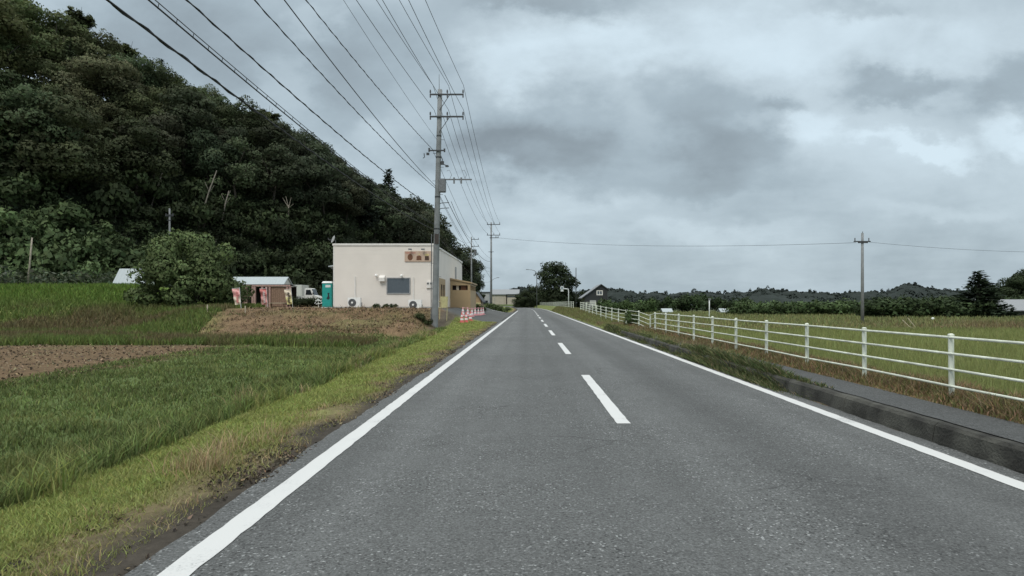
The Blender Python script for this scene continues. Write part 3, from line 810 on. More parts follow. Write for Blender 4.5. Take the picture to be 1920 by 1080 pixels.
for (x, y, t) in pts:
    z = float(ground(x, y))
    lim = float(canopy_limit(x, y))
    want = min(rng.uniform(8.5, 13.5), lim - z)
    if t > .85: want = min(lim - z, 15) * rng.uniform(.86, 1.06)
    if want < 3.2: continue
    k = int(rng.integers(6)); sc = want / 10.2
    wsc = sc * rng.uniform(.95, 1.25) if want > 6 else sc * 1.5
    u = U0 + F * x / y; v = V0 - F * (z + want - HC) / y
    up = float(np.clip((.75 - u / 700) * .6 + (t - .5) * .7, 0, 1))    # sun painted into the tint: lighter olive crowns near the top left
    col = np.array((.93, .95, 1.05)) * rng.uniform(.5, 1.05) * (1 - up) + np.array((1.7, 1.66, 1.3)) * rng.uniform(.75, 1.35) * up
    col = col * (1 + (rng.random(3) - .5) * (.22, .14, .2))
    q_ = rng.random()
    if u <= 740 and q_ < .09:
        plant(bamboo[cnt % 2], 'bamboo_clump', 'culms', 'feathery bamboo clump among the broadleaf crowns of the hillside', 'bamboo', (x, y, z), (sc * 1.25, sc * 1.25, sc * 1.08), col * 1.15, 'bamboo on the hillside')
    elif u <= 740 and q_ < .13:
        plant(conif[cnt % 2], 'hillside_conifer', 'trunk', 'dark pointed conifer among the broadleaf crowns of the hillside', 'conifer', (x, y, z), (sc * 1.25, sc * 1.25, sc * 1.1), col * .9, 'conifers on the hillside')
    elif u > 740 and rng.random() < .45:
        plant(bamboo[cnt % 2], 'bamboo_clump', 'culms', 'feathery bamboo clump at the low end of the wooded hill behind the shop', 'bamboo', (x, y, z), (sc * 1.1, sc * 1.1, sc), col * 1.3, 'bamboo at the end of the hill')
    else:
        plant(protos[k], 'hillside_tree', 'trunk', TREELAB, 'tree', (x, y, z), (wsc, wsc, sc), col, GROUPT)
    cnt += 1
print('hill trees', cnt)
# single trees that stick out of the skyline
p = at(728, 400, 140); z = float(ground(p[0], p[1])); top = at(728, 314, 140)[2]
z = max(z, top - 13)
plant(conif[0], 'cedar_tree', 'trunk', 'pointed dark cedar rising from the hill skyline left of the tall pole', 'tree', (p[0], p[1], z), (1.75, 1.75, (top - z) / 10), (.75, .8, .75))
p = at(303, 160, 118); top = at(303, 108, 118)[2]
plant(conif[0], 'cedar_tree', 'trunk', 'small pointed conifer poking above the upper hill skyline', 'tree', (p[0], p[1], top - 8), (.75, .75, .8), (.9, .95, .8))
for (u, v, d, lab) in ((150, 8, 106, 'feathery bamboo top on the skyline at the upper left'), (235, 68, 112, 'feathery bamboo plume on the skyline above the olive trees'), (500, 192, 128, 'thin bamboo plume standing on the middle of the hill skyline')):
    top = at(u, v, d); plant(bamboo[0], 'bamboo_clump', 'culms', lab, 'bamboo', (top[0], top[1], top[2] - 7), (1.0, 1.0, .72), (1.1, 1.15, .9))
# bare leaning pale trunks at the wood's edge
for (u0, v0, u1, v1, d, lab) in ((281, 400, 292, 360, 90, 'pale slanting bare trunk, left of three at the foot of the wood'), (376, 410, 391, 362, 93, 'pale slanting bare trunk, middle of three at the foot of the wood'), (416, 414, 422, 384, 95, 'thin pale bare trunk, right of three at the foot of the wood')):
    a = at(u0, v0, d); b = at(u1, v1, d); c = b + (b - a) * .9
    z = float(ground(a[0], a[1]))
    t = thing('bare_tree', lab, 'tree', (a[0], a[1], min(z, a[2])))
    mb = MB().tube([(-.3, 0, -.5), np.array((0, 0, max(.1, a[2] - z))), np.array((b[0] - a[0], 0, b[2] - min(z, a[2]))), np.array((c[0] - a[0], .3, c[2] - min(z, a[2])))], [.13, .115, .095, .06], 8)
    h_ = c[2] - z
    for k_ in range(3): mb.tube([np.array((b[0] - a[0], .1, b[2] - z + .3 * k_)), np.array((b[0] - a[0] + (-1) ** k_ * .7, .3, b[2] - z + 1.2 + .5 * k_))], [.05, .02], 5)
    obj('trunk', mb, M['greybark'], t, smooth=True)
# snapped white tree among the dark crowns
a = at(540, 385, 104); t = thing('dead_tree', 'snapped pale dead tree with bare branches in the dark wood', 'tree', (a[0], a[1], a[2] - 3))
mb = MB(); mb.tube([(0, 0, 0), (.1, 0, 3)], [.14, .08], 6)
for dx, dz in ((-.9, 1.6), (-.4, 1.9), (.5, 1.7), (.9, .6)): mb.tube([(.1, 0, 2.6), (.1 + dx, -.2, 2.6 + dz)], [.06, .03], 5)
obj('trunk', mb, M['palebark'], t)

# shrubs along the foot of the hill: paler on the left
n_s = 0
for t, step in ((-.03, 3.2), (.05, 3.0), (.12, 3.0), (.19, 3.2), (.26, 3.8)):
    last = None
    for (ax, ay), (bx, by) in zip(TOE[:-2], TOE[1:-1]):
        for q in np.linspace(0, 1, 60, endpoint=False):
            dr = float(np.interp(ay, [60, 125, 170, 200], [40, 34, 18, 12]))
            nx_, ny_ = -(by - ay), (bx - ax); ln = math.hypot(nx_, ny_)
            p = np.array((ax + (bx - ax) * q + nx_ / ln * dr * t, ay + (by - ay) * q + ny_ / ln * dr * t))
            if last is not None and np.hypot(*(p - last)) < step: continue
            last = p; p = p + rng.normal(0, .6, 2)
            u = U0 + F * p[0] / p[1]
            if u < -60 or u > 880 or p[1] < 50: continue
            z = float(ground(p[0], p[1]))
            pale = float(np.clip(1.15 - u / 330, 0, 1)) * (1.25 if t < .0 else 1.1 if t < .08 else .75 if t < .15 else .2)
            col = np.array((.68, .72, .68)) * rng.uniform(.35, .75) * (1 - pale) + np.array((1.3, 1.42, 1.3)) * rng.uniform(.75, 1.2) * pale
            s = rng.uniform(.8, 1.65)
            if u > 625 and u < 860: s *= .7
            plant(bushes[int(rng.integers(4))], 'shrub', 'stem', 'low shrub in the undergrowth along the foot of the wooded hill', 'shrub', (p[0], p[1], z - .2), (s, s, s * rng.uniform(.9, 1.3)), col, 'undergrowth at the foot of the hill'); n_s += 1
print('shrubs', n_s)

n = 190000
uy = 50 + rng.random(n) * 110; ux = (rng.random(n) * 1.05 * 0 + (-60 + rng.random(n) * 900) - U0) / F * uy
td = toe_dist(ux, uy); m_ = (td > -7) & (td < 22); ux, uy, td = ux[m_], uy[m_], td[m_]; n = len(ux)
uu = U0 + F * ux / uy
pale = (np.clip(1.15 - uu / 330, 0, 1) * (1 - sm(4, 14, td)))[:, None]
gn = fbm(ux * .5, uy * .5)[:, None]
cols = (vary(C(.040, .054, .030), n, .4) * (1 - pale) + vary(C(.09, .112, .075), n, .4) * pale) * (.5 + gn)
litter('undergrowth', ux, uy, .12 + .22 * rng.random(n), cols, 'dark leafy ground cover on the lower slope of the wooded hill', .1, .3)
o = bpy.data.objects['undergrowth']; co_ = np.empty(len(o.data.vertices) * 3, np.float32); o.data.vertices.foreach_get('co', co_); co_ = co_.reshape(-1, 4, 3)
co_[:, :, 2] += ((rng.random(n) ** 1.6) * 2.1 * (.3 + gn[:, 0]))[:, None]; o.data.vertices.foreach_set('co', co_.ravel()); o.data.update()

# the big free-standing bush by the earth bank
g = np.random.default_rng(77)
lob = []
for k in range(46):
    a = g.random() * 6.28; rr = 3.9 * math.sqrt(g.random()); zz = .5 + 4.9 * g.random() * (1 - .75 * (rr / 4.3) ** 2)
    lob.append((rr * math.cos(a), rr * math.sin(a) * .8, zz, .75 + .55 * g.random(), .7 + .6 * g.random()))
lob += [(-.8, 0, 5.0, 1.1, 1.2), (2.6, .2, 4.1, .9, 1.3), (-2.6, 0, 3.6, 1.0, 1.1)]
cr = leafcloud(lob, 420, .13, (.085, .115, .052), 78, flat=.8, inner=.5)
p = at(358, 596, 51); z = float(ground(p[0], p[1]))
plant((cr, stems_mesh(79, 4.5, 9, .09)), 'large_bush', 'stem', 'large rounded leafy bush standing left of the brown earth bank', 'bush', (p[0], p[1], z - .1), (1, 1, 1.07), (1.0, 1.03, .92), rz=0.)
# dark weeds in front of the parked truck and other small plants
def bush_at(u, v, d, s, col, lab, group=None, sz=None):
    p = at(u, v, d); z = float(ground(p[0], p[1]))
    return plant(bushes[int(rng.integers(4))], 'bush', 'stem', lab, 'bush', (p[0], p[1], z - .1), (s, s, sz or s), col, group)
for u in (556, 571, 585, 598): bush_at(u, 572, 60.5, .42, (.4, .42, .42), 'small dark bush in front of the parked white truck', 'dark bushes before the truck', .36)
for u, lab in ((786, 'dark weedy bush left of the tall pole foot'), (800, 'dark weedy bush touching the tall pole foot')): bush_at(u, 612, 41, .2, (.6, .58, .5), lab, None, .19)
for u in (706, 722, 738): bush_at(u, 580, 49.3, .17, (.5, .6, .5), 'little dark weed along the base of the cream shop wall', 'weeds along the shop wall', .16)
for u in (918, 930, 943): bush_at(u, 580, 92, .55, (1.1, 1.15, .95), 'pale green weed mound beside the far side road', 'weed mounds by the side road', .3)
for k, u in enumerate((868, 880, 892, 903)): bush_at(u, 578, 70, .3, (.75, .8, .6), 'low green plant in the bed along the shop forecourt', 'plants along the forecourt', .25)

# ---- right hand side: belts of scrub and single trees
for k in range(30):
    u = 1385 + 245 * k / 29 + rng.normal(0, 4); d = 104 + rng.uniform(-6, 10)
    bush_at(u, 598, d, rng.uniform(.6, 1.45), np.array((.95, 1.08, .95)) * rng.uniform(.65, 1.2), 'bush in the long green belt beyond the paddy', 'belt of bushes beyond the paddy', rng.uniform(.75, .95))
for k in range(34):
    u = 1625 + 330 * k / 33 + rng.normal(0, 4); d = 84 + rng.uniform(-4, 16)
    if 1850 < u and d < 92: d = 98
    bush_at(u, 600, d, rng.uniform(.6, 1.5), np.array((.52, .6, .53)) * rng.uniform(.7, 1.2), 'darker bush in the thicket around the cedar on the right', 'thicket by the cedar', rng.uniform(.8, 1.15))
for k in range(9):
    u = 1128 + 84 * k / 8; bush_at(u, 584, 118 + rng.uniform(-5, 5), rng.uniform(.8, 1.1), np.array((.8, .95, .75)) * rng.uniform(.75, 1.1), 'green bush between the dark house and the bend in the fence', 'bushes beside the dark house', rng.uniform(.75, 1.1))
for k in range(8):
    u = 1225 + 165 * k / 7; bush_at(u, 590, 150 + rng.uniform(-8, 8), rng.uniform(1, 1.6), np.array((.55, .65, .6)) * rng.uniform(.8, 1.1), 'dark bush at the far edge of the fields under the hills', 'bushes at the far field edge')
def tree_at(proto, u, vbase, vtop, d, w, col, lab, name='tree', stem='trunk', group=None):
    p = at(u, vbase, d); z = float(ground(p[0], p[1])); top = at(u, vtop, d)[2]
    return plant(proto, name, stem, lab, 'tree', (p[0], p[1], z), (w, w, (top - z) / 10.2), col, group)
tree_at(conif[1], 1835, 598, 502, 82, 1.6, (.62, .7, .65), 'broad pointed cedar in the thicket beside the grey roofed shed', 'cedar_tree')
tree_at(protos[0], 1898, 590, 520, 108, .75, (.55, .65, .6), 'dark round tree behind the grey roofed shed at the right edge')
tree_at(protos[3], 1940, 590, 500, 108, .8, (.5, .6, .55), 'tall dark tree beyond the right end of the grey roofed shed')
tree_at(protos[1], 1868, 590, 532, 125, .9, (.6, .7, .65), 'lower dark tree between the cedar and the shed roof')
tree_at(protos[5], 1780, 596, 556, 104, .7, (.65, .75, .65), 'short bushy tree left of the broad cedar')
# big round tree at the bend
g = np.random.default_rng(88)
lob = []
for k in range(26):
    a = g.random() * 6.28; lob.append((5.6 * math.cos(a) * math.sqrt(g.random()), 5.2 * math.sin(a), .6 + 2.6 * g.random(), 1.5 + .6 * g.random(), .6 + .4 * g.random()))
for k in range(52):
    a = g.random() * 6.28; zz = .8 + 10.2 * g.random() ** .85; env = math.sqrt(max(.05, 1 - ((zz - 4.6) / 7.2) ** 2)); rr = 5.6 * env * math.sqrt(g.random())
    lob.append((rr * math.cos(a), rr * math.sin(a), zz, 1.3 + .8 * g.random(), .7 + .6 * g.random()))
for k in range(9): lob.append((-3.6 + .9 * k, 0, 11.0 - .12 * (k - 4) ** 2 + g.normal(0, .35), .45, 1))
cr = leafcloud(lob, 70, .26, (.05, .066, .036), 89)
p = at(1043, 574, 186)
plant((cr, trunk_mesh(g, 7, .3, 'bark')), 'round_tree', 'trunk', 'big dense round tree standing by the bend of the road', 'tree', (p[0], p[1], .4), 1.04, (.62, .68, .62), rz=0.)
for (u, vt, w, lab) in ((985, 545, .55, 'low dark bushy tree left of the street lamp'), (1003, 536, .6, 'dark bushy tree just behind the street lamp'), (1078, 545, .6, 'dark bushy tree right of the big round tree'), (1094, 552, .5, 'low dark tree against the left side of the dark house'), (972, 552, .45, 'low dark shrubby tree against the end of the beige building')):
    p = at(u, 574, 192); top = at(u, vt, 192)[2]
    plant(protos[3], 'tree', 'trunk', lab, 'tree', (p[0], p[1], -1.4), (w * 1.25, w * 1.25, (top + 1.4) / 10.2), (.6, .66, .62))

# ---- far hills: one continuous wood over low ridges, distance haze mixed into the bluish tint
def far_wood(name, d, us, vs, label, tint, depth, seed, size, dens):
    g = np.random.default_rng(seed); P = []; Nn = []; Cc = []
    u0, u1 = us[0], us[-1]
    n = int((u1 - u0) * dens)
    for k in range(n):
        u = u0 + (u1 - u0) * g.random(); tt = g.random() if g.random() < .3 else .86 + .14 * g.random()
        top = HC + (V0 - np.interp(u, us, vs)) / F * d
        x = (u - U0) / F * d; y = d - depth * (1 - tt); x = x * y / d
        zc = (top - 4.6) * (tt ** .8) - .6
        r = (.9 + 2.0 * g.random() ** 2) * d / 520; r2 = r * (.7 + .5 * g.random())
        if tt > .9 and g.random() < .25: r2 *= 1.7; r *= .6
        m = 64
        dd = g.normal(0, 1, (m, 3)); dd[:, 2] = np.abs(dd[:, 2]) + .1; dd /= np.linalg.norm(dd, axis=1)[:, None]
        P.append(dd * (r, r, r2) * (.8 + .25 * g.random((m, 1))) + (x, y, zc)); Nn.append(dd)
        Cc.append(np.array(tint) * (.88 + .24 * g.random()) * (.55 + .9 * float(fbm(x * .02 + 7, y * .02))) * (1 + (g.random((m, 1)) - .5) * .2))
    P = np.concatenate(P); Nn = np.concatenate(Nn); Cc = np.concatenate(Cc); n = len(P)
    nr = Nn + g.normal(0, .4, (n, 3)); a = np.cross(nr, g.normal(0, 1, (n, 3))); a /= np.linalg.norm(a, axis=1)[:, None]
    b = np.cross(nr, a); b /= np.linalg.norm(b, axis=1)[:, None]; sz = (size * (.6 + .8 * g.random(n)))[:, None]
    v = np.stack([P - a * sz, P - b * sz * .7, P + a * sz, P + b * sz * .7], 1).reshape(-1, 3)
    me = rawmesh(name, v, np.arange(n)[:, None] * 4 + [0, 1, 2, 3], 4, M['farleaf'], np.repeat(Cc, 4, 0), np.repeat((lambda q: q / np.linalg.norm(q, axis=1)[:, None])(Nn * .35 + np.array((0, -.35, .75))), 4, 0))
    tag(link(name, me), label, 'wood', kind='stuff')
def far_ridge(name, d, us, vs, depth, tint):
    nc, rows = 520, 70
    uu = np.linspace(us[0], us[-1], nc); tt = np.linspace(0, 1, rows)[:, None]
    top = HC + (V0 - np.interp(uu, us, vs)) / F * d
    y = d - depth * (1 - tt) + 0 * uu; x = (uu - U0) / F * y
    cl = fbm(x * .11, y * .11, 5); big = fbm(x * .018 + 5, y * .018)
    z = (top - 3.5) * tt ** .8 - 1.5 + (cl - .5) * 9 + (big - .5) * 5 * (1 - tt)
    zb = np.full((1, nc), -4.0); x2 = np.concatenate([x, x[-1:] * 1.2]); y2 = np.concatenate([y, y[-1:] + 140]); z2 = np.concatenate([z, zb])
    v = np.stack([x2, y2, z2], -1).reshape(-1, 3)
    i = np.arange((rows + 1) * nc).reshape(rows + 1, nc)
    q = np.stack([i[:-1, :-1], i[:-1, 1:], i[1:, 1:], i[1:, :-1]], -1).reshape(-1, 4)
    k = (.55 + .55 * big + .5 * (fbm(x * .25, y * .25, 4) - .25)); k = np.concatenate([k, k[-1:]])
    c = (np.array(tint) * k[..., None]).reshape(-1, 3)
    me = rawmesh(name, v, q, 4, M['farleaf'], c); me.shade_smooth()
    tag(link(name, me), kind='structure')
ru = [1090, 1120, 1150, 1165, 1199, 1234, 1250, 1290, 1320, 1340, 1407, 1430, 1474, 1520, 1565, 1600, 1664, 1680, 1692, 1710, 1725, 1740, 1784, 1872, 1915, 2080]
rv = [538, 535, 534, 535, 543, 541, 545, 543, 538, 542, 540, 533, 538, 540, 543, 541, 540, 533, 527, 525, 528, 534, 537, 536, 530, 528]
far_ridge('hills', 520, ru, rv, 260, (.025, .034, .031))
far_wood('woodland', 520, ru, rv, 'continuous dark wooded ridge along the horizon behind the paddy fields', (.028, .038, .034), 260, 5, .6, 1.5)
lu = [860, 925, 945, 965, 975, 1000, 1010, 1060]
lv = [548, 546, 541, 535, 533, 534, 538, 540]
far_ridge('hills', 640, lu, lv, 120, (.034, .045, .043))
far_wood('woodland', 640, lu, lv, 'low wooded hill behind the beige roadside buildings', (.036, .047, .045), 120, 6, .7, 2.2)

# ------------------------------------------------------------------ white pipe fences
def fence(name, label, posts, zb, group=None):
    """posts: list of (x,y); zb(y): foot height"""
    P = [np.array((x, y, zb(y))) for x, y in posts]
    t = thing(name, label, 'fence', P[0], group=group)
    for p in P:
        q = p - P[0]
        ln = rng.normal(0, .008, 2)
        mb = MB().tube([q + (0, 0, -.15), q + (ln[0], ln[1], .80)], .032, 10)
        mb.lathe([(.036, 0), (.036, .018), (.016, .028)], q + (ln[0], ln[1], .795), 10)
        obj('post', mb, M['fence'], t, smooth=False)
    for h in (.775, .58, .385, .19):
        mb = MB().tube([p - P[0] + (-.034, 0, h + rng.normal(0, .004)) for p in P], .0155, 8)
        obj('rail', mb, M['fence'], t, smooth=False)
    return t
zb1 = lambda y: .205 + .55 * float(sm(28, 75, y))
fence('pipe_fence', 'long white four rail pipe fence beside the paddy, nearest stretch', [(5.15, 1.71 + 2 * k) for k in range(13)], zb1)
fence('pipe_fence', 'short sagging kinked white fence piece between the two long stretches', [(5.17, 25.75), (5.45, 28.3), (5.42, 31.0), (5.2, 33.3)], lambda y: .2 if y < 26 else .06 if y < 30 else .2 if y < 32 else .225)
bush_at(1183, 600, 32.5, .2, (.9, 1, .8), 'small dark weed bush growing through the kink of the white fence', None, .36)
fence('pipe_fence', 'white pipe fence stretch from the kink to the gap before the house', [(5.17, 33.4 + 2.9 * k) for k in range(11)] + [(5.9, 63.6), (6.9, 64.6)], zb1)
fence('pipe_fence', 'distant white fence curving along the bend past the road sign', [(5.15 + float(xc(72 + 3 * k)), 72 + 3 * k) for k in range(36)], zb1)

# ------------------------------------------------------------------ utility poles and wires
def insulator(mb, p, h=.26, r=.055):
    mb.lathe([(.02, 0), (.02, .06), (r, .07), (r, .10), (r * .6, .12), (r, .14), (r, .18), (r * .6, .20), (r * .8, .22), (r * .8, h)], p, 10); return mb
def crossarm(t, x0, x1, z, y, ins, r=.045, brace=None):
    mb = MB().box(x0, x1, y - .045, y + .045, z - .045, z + .045)
    if brace: mb.tube([(brace[0], y, z - .03), (brace[1], y, z - brace[2])], .022, 6)
    a = obj('crossarm', mb, M['darksteel'], t)
    for x in ins:
        m = MB(); insulator(m, (x, y, z + .045)); obj('insulator', m, M['insul'], a)
        m = MB().tube([(x, y, z - .04), (x, y, z - .20)], .045, 8); obj('insulator', m, M['insul'], a)
    return a
PX, PY = -6.13, 41.7
t = thing('utility_pole', 'tallest concrete utility pole with two crossarms standing in front of the shop corner', 'utility pole', (PX, PY, float(ground(PX, PY))))
zb = t.location.z
lean = lambda z: .35 * (z / 15.5)
obj('pole', MB().tube([(lean(z), 0, z) for z in (-1, 0, 4, 8, 12, 15.5)], [.225, .215, .20, .18, .165, .15], 20), M['concrete'], t, smooth=True)
obj('lightning_rod', MB().tube([(lean(15.4) - .05, 0, 15.3), (lean(15.5) - .06, 0, 16.5)], [.025, .015], 6), M['steel'], t)
crossarm(t, -.30, 1.92, 15.13, -.18, (-.26, .85, 1.88), brace=(1.0, .36, 1.0))
crossarm(t, -.30, 1.92, 13.68, -.18, (-.26, .85, 1.88), brace=(1.0, .33, 1.0))
mb = MB().box(-.35, .70, -.24, -.17, 11.42, 11.50); mb.box(-.38, -.28, -.26, -.15, 11.38, 11.62); mb.box(.62, .72, -.26, -.15, 11.36, 11.58)
obj('low_arm', mb, M['darksteel'], t)
mb = MB().tube([(.38, 0, 11.2), (.52, -.1, 10.9), (.50, -.1, 10.6), (.95, -.1, 10.45)], .03, 6); mb.box(.42, .62, -.16, -.04, 10.55, 10.78); mb.box(.72, .90, -.16, -.04, 10.4, 10.52)
obj('cut_out_switch', mb, M['darksteel'], t)
mb = MB().tube([(-.65, -.3, 11.25), (-.62, -.3, 11.0), (-.72, -.25, 10.95)], .03, 6); mb.box(-.5, -.32, -.3, -.2, 11.15, 11.3)
obj('cable_clamp', mb, M['darksteel'], t)
obj('switch_box', MB().box(.32, .74, -.28, .12, 8.75, 9.62), M['steel'], t, bevel=.03)
mb = MB().box(.2, 2.45, -.10, -.02, 9.55, 9.63)
for x in (1.28, 1.75): mb.box(x - .05, x + .05, -.12, 0, 9.33, 9.72)
for x in (1.0, 1.98): mb.tube([(x, -.06, 9.63), (x + .12, -.06, 9.9), (x - .02, -.06, 10.2), (x - .2, -.06, 10.15)], .014, 5)
obj('side_arm', mb, M['steel'], t)
for z in (8.05, 7.7):
    obj('bracket', MB().tube([(.2, -.05, z - .12), (.45, -.05, z), (.95, -.05, z + .03)], .025, 6), M['darksteel'], t)
for z in np.arange(3.2, 13, .9):
    s = 1 if int(z / .9) % 2 else -1
    obj('step_bolt', MB().tube([(lean(z) + s * .15, -.05, z), (lean(z) + s * .36, -.05, z)], .014, 6), M['darksteel'], t)
for z in (12.4, 11.0, 8.4, 6.3): obj('band', MB().tube([(lean(z), 0, z), (lean(z), 0, z + .10)], .195 - (z - 6) * .004, 16), M['darksteel'], t)
obj('number_plate', MB().box(.02, .30, -.235, -.222, 5.35, 6.0), M['bblack'], t)
mb = MB().tube([(-.225, -.08, -.2), (-.22, -.08, 2.3), (-.19, -.08, 6)], .03, 8)
obj('conduit', mb, M['steel'], t)

def smallpole(u, vtop, vbase, d, label, arms, r0=.16, r1=.1, mat='concrete', zbase=None, name='utility_pole', cat='utility pole'):
    a = at(u, vbase, d); top = at(u, vtop, d)[2]; zb = float(ground(a[0], a[1])) if zbase is None else zbase
    t = thing(name, label, cat, (a[0], a[1], zb)); h = top - zb
    obj('pole', MB().tube([(0, 0, -.5), (0, 0, h * .5), (0, 0, h)], [r0, (r0 + r1) / 2, r1], 12), M[mat], t, smooth=True)
    for (du0, du1, v, ins) in arms:
        z = at(u, v, d)[2] - zb; s = d / F
        a_ = obj('crossarm', MB().box(du0 * s, du1 * s, -.15, -.05, z - .05, z + .05), M['darksteel'], t)
        for x in ins:
            m = MB().tube([(x * s, -.1, z), (x * s, -.1, z + .33)], .05, 8); obj('insulator', m, M['insul'], a_)
    return t, zb
p2, p2z = smallpole(921, 417, 575, 105, 'second utility pole along the road beyond the shop porch', [(-8, 17, 421, (-7, 5, 16)), (-8, 17, 441, (-7, 5, 16)), (-3, 14, 446, (0, 9, 13))], .19, .12)
obj('street_light', MB().tube([(0, -.15, 4.2), (.5, -.3, 4.6), (1.0, -.3, 4.75)], .03, 6).box(.9, 1.35, -.38, -.22, 4.72, 4.80), M['steel'], p2)
obj('clamp', MB().box(-.45, .45, -.2, -.12, 9.0, 9.07), M['darksteel'], p2)
p3, p3z = smallpole(884, 444, 575, 125, 'third utility pole set back behind the dark trees past the shop', [(0, 14, 449, (5, 13)), (0, 14, 462, (5, 13))], .17, .11)
obj('transformer', MB().tube([(.75, -.1, p3z + 8.9), (.75, -.1, p3z + 9.9)], .28, 12), M['steel'], p3)
p4, p4z = smallpole(1617, 437, 612, 60, 'lone utility pole standing in the paddy field on the right', [(-17, 14, 453, (-15, 11)), (-9, 9, 455, ())], .16, .11)
s4 = 60 / F
obj('pole_cap', MB().tube([(0, 0, at(0, 452, 60)[2] - p4z), (.02, 0, at(0, 436, 60)[2] - p4z + .1)], [.05, .03], 6), M['steel'], p4)
p5, p5z = smallpole(318, 391, 455, 86, 'short pole with two crossarms among the hillside shrubs behind the large bush', [(-7, 8, 405, (-6, 7)), (-4, 4, 413, ()), (-5, 6, 403, ())], .15, .1, 'concrete')
p6, p6z = smallpole(58, 445, 527, 66, 'thin pale leaning pole at the far left edge of the crop', [], .09, .07, 'palebark'); p6.rotation_euler = (0, .09, 0)
p6.location.x -= .35
p7, p7z = smallpole(1080, 502, 560, 170, 'distant bare grey pole behind the dark house', [], .13, .10, 'darksteel')
p8, p8z = smallpole(1330, 559, 600, 72, 'short white post standing behind the white fence', [], .06, .06, 'whiteplastic', name='marker_post', cat='post')
obj('cap', MB().box(-.1, .16, -.06, .06, 2.05 + (at(1330, 559, 72)[2] - p8z - 2.3), 2.3 + (at(1330, 559, 72)[2] - p8z - 2.3)), M['steel'], p8)

P2X = p2.location.x
def span(a, b, sag, n=26):
    a = np.array(a, float); b = np.array(b, float)
    return [a * (1 - t) + b * t + np.array((0, 0, -4 * sag * t * (1 - t))) for t in np.linspace(0, 1, n)]
def power(label, uexit, attach, nxt, sag=.7, r=.014, twist=0, hang=False, name='power_line', cat='power line', sag2=1.3, group=None):
    """from the pole behind the viewer to the near pole and on; uexit: where it leaves the top of the photo"""
    ax, ay, az = attach
    y0 = -6.0; z0 = az + .1
    f = lambda t: az * (1 - t) + z0 * t - 4 * sag * t * (1 - t)
    ts = np.linspace(0, 1, 400); yy = ay + (y0 - ay) * ts; zz = f(ts)
    i = int(np.argmax(zz > HC + V0 / F * yy))
    xs = (uexit - U0) / F * yy[i]
    x0 = ax + (xs - ax) / ts[i]
    pts = span((x0, y0, z0), (ax, ay, az), sag, 40)
    if nxt is not None: pts = pts + span((ax, ay, az), nxt, sag2, 26)[1:]
    mb = MB().tube(pts, r, 6)
    if twist:
        tp = []
        for k, q in enumerate(span((x0, y0, z0), (ax, ay, az), sag, 240)):
            a = k * 1.1; tp.append(q + np.array((math.cos(a), 0, math.sin(a))) * twist)
        mb.tube(tp, r * .8, 5)
    if hang:
        sp = span((x0, y0, z0), (ax, ay, az), sag, 40); mb.tube([q + (0.02, 0, .07) for q in sp], r * .6, 5)
        for q in span((x0, y0, z0), (ax, ay, az), sag, 90): mb.tube([q + (0, 0, -.02), q + (.02, 0, .075)], r * .5, 4)
    o = obj(name, mb, M['wire']); tag(o, label, cat, group)
    return o
def pa(u, v, dy=-.2): return at(u, v, PY + dy)
q2 = lambda u, v: at(u, v, 104.9)
power('line on the left insulator of the upper crossarm of the tallest pole', 705, pa(812, 160), q2(913, 417))
power('line on the middle insulator of the upper crossarm of the tallest pole', 748, pa(841, 160), q2(926, 417))
power('line on the right insulator of the upper crossarm of the tallest pole', 797, pa(869, 160), q2(937, 417))
power('line on the left insulator of the lower crossarm of the tallest pole', 668, pa(814, 206), q2(913, 437))
power('line on the middle insulator of the lower crossarm of the tallest pole', 717, pa(841, 206), q2(926, 437))
power('line on the right insulator of the lower crossarm of the tallest pole', 766, pa(869, 206), q2(937, 437))
power('thin ground wire meeting the tallest pole between its lower crossarm and small arm', 642, pa(820, 263), None, .6, .008)
power('thick paired cable ending at the small arm of the tallest pole', 572, pa(811, 280), q2(919, 484), .7, .013, .018)
power('smooth service cable ending just above the switch box height of the tallest pole', 530, pa(815, 347), q2(919, 503), .7, .015)
power('twisted service cable ending at switch box height on the tallest pole', 473, pa(816, 352), q2(919, 510), .7, .012, .016)
power('dark telephone cable ending below the switch box of the tallest pole', 349, pa(814, 391), at(885, 450, 124.9), .6, .014, .018, name='telephone_cable', cat='cable')
power('telephone cable hung in loops from a carrier wire on the tallest pole', 275, pa(813, 421), q2(919, 528), .6, .014, 0, True, name='telephone_cable', cat='cable')
power('thickest lowest telephone cable with a carrier wire ending on the tallest pole', 200, pa(812, 430), at(885, 482, 124.9), .6, .018, .024, name='telephone_cable', cat='cable')
def cable(label, pts, r, name='power_line', cat='power line'):
    mb = MB().tube(pts, r, 5); return tag(obj(name, mb, M['wire']), label, cat)
# cable that turns at the lower brackets and runs away to the next poles
cable('cable sloping down from the lower bracket of the tallest pole toward the next pole', span(pa(834, 366), q2(919, 490), 1.2), .022)
cable('thin wire from the tallest pole bracket down to the third pole', span(pa(846, 378), at(885, 446, 125), .8), .016)
cable('wire strung from the third pole across to the second pole', span(at(886, 452, 125), q2(919, 520), .5), .018)
cable('long sagging wire from the second pole across the fields to the lone paddy pole', span(q2(935, 446), at(1605, 455, 60), .75, 40), .015)
cable('wire running from the lone paddy pole out of the right side', span(at(1630, 454, 60), at(2150, 470, 66), .5, 20), .012)

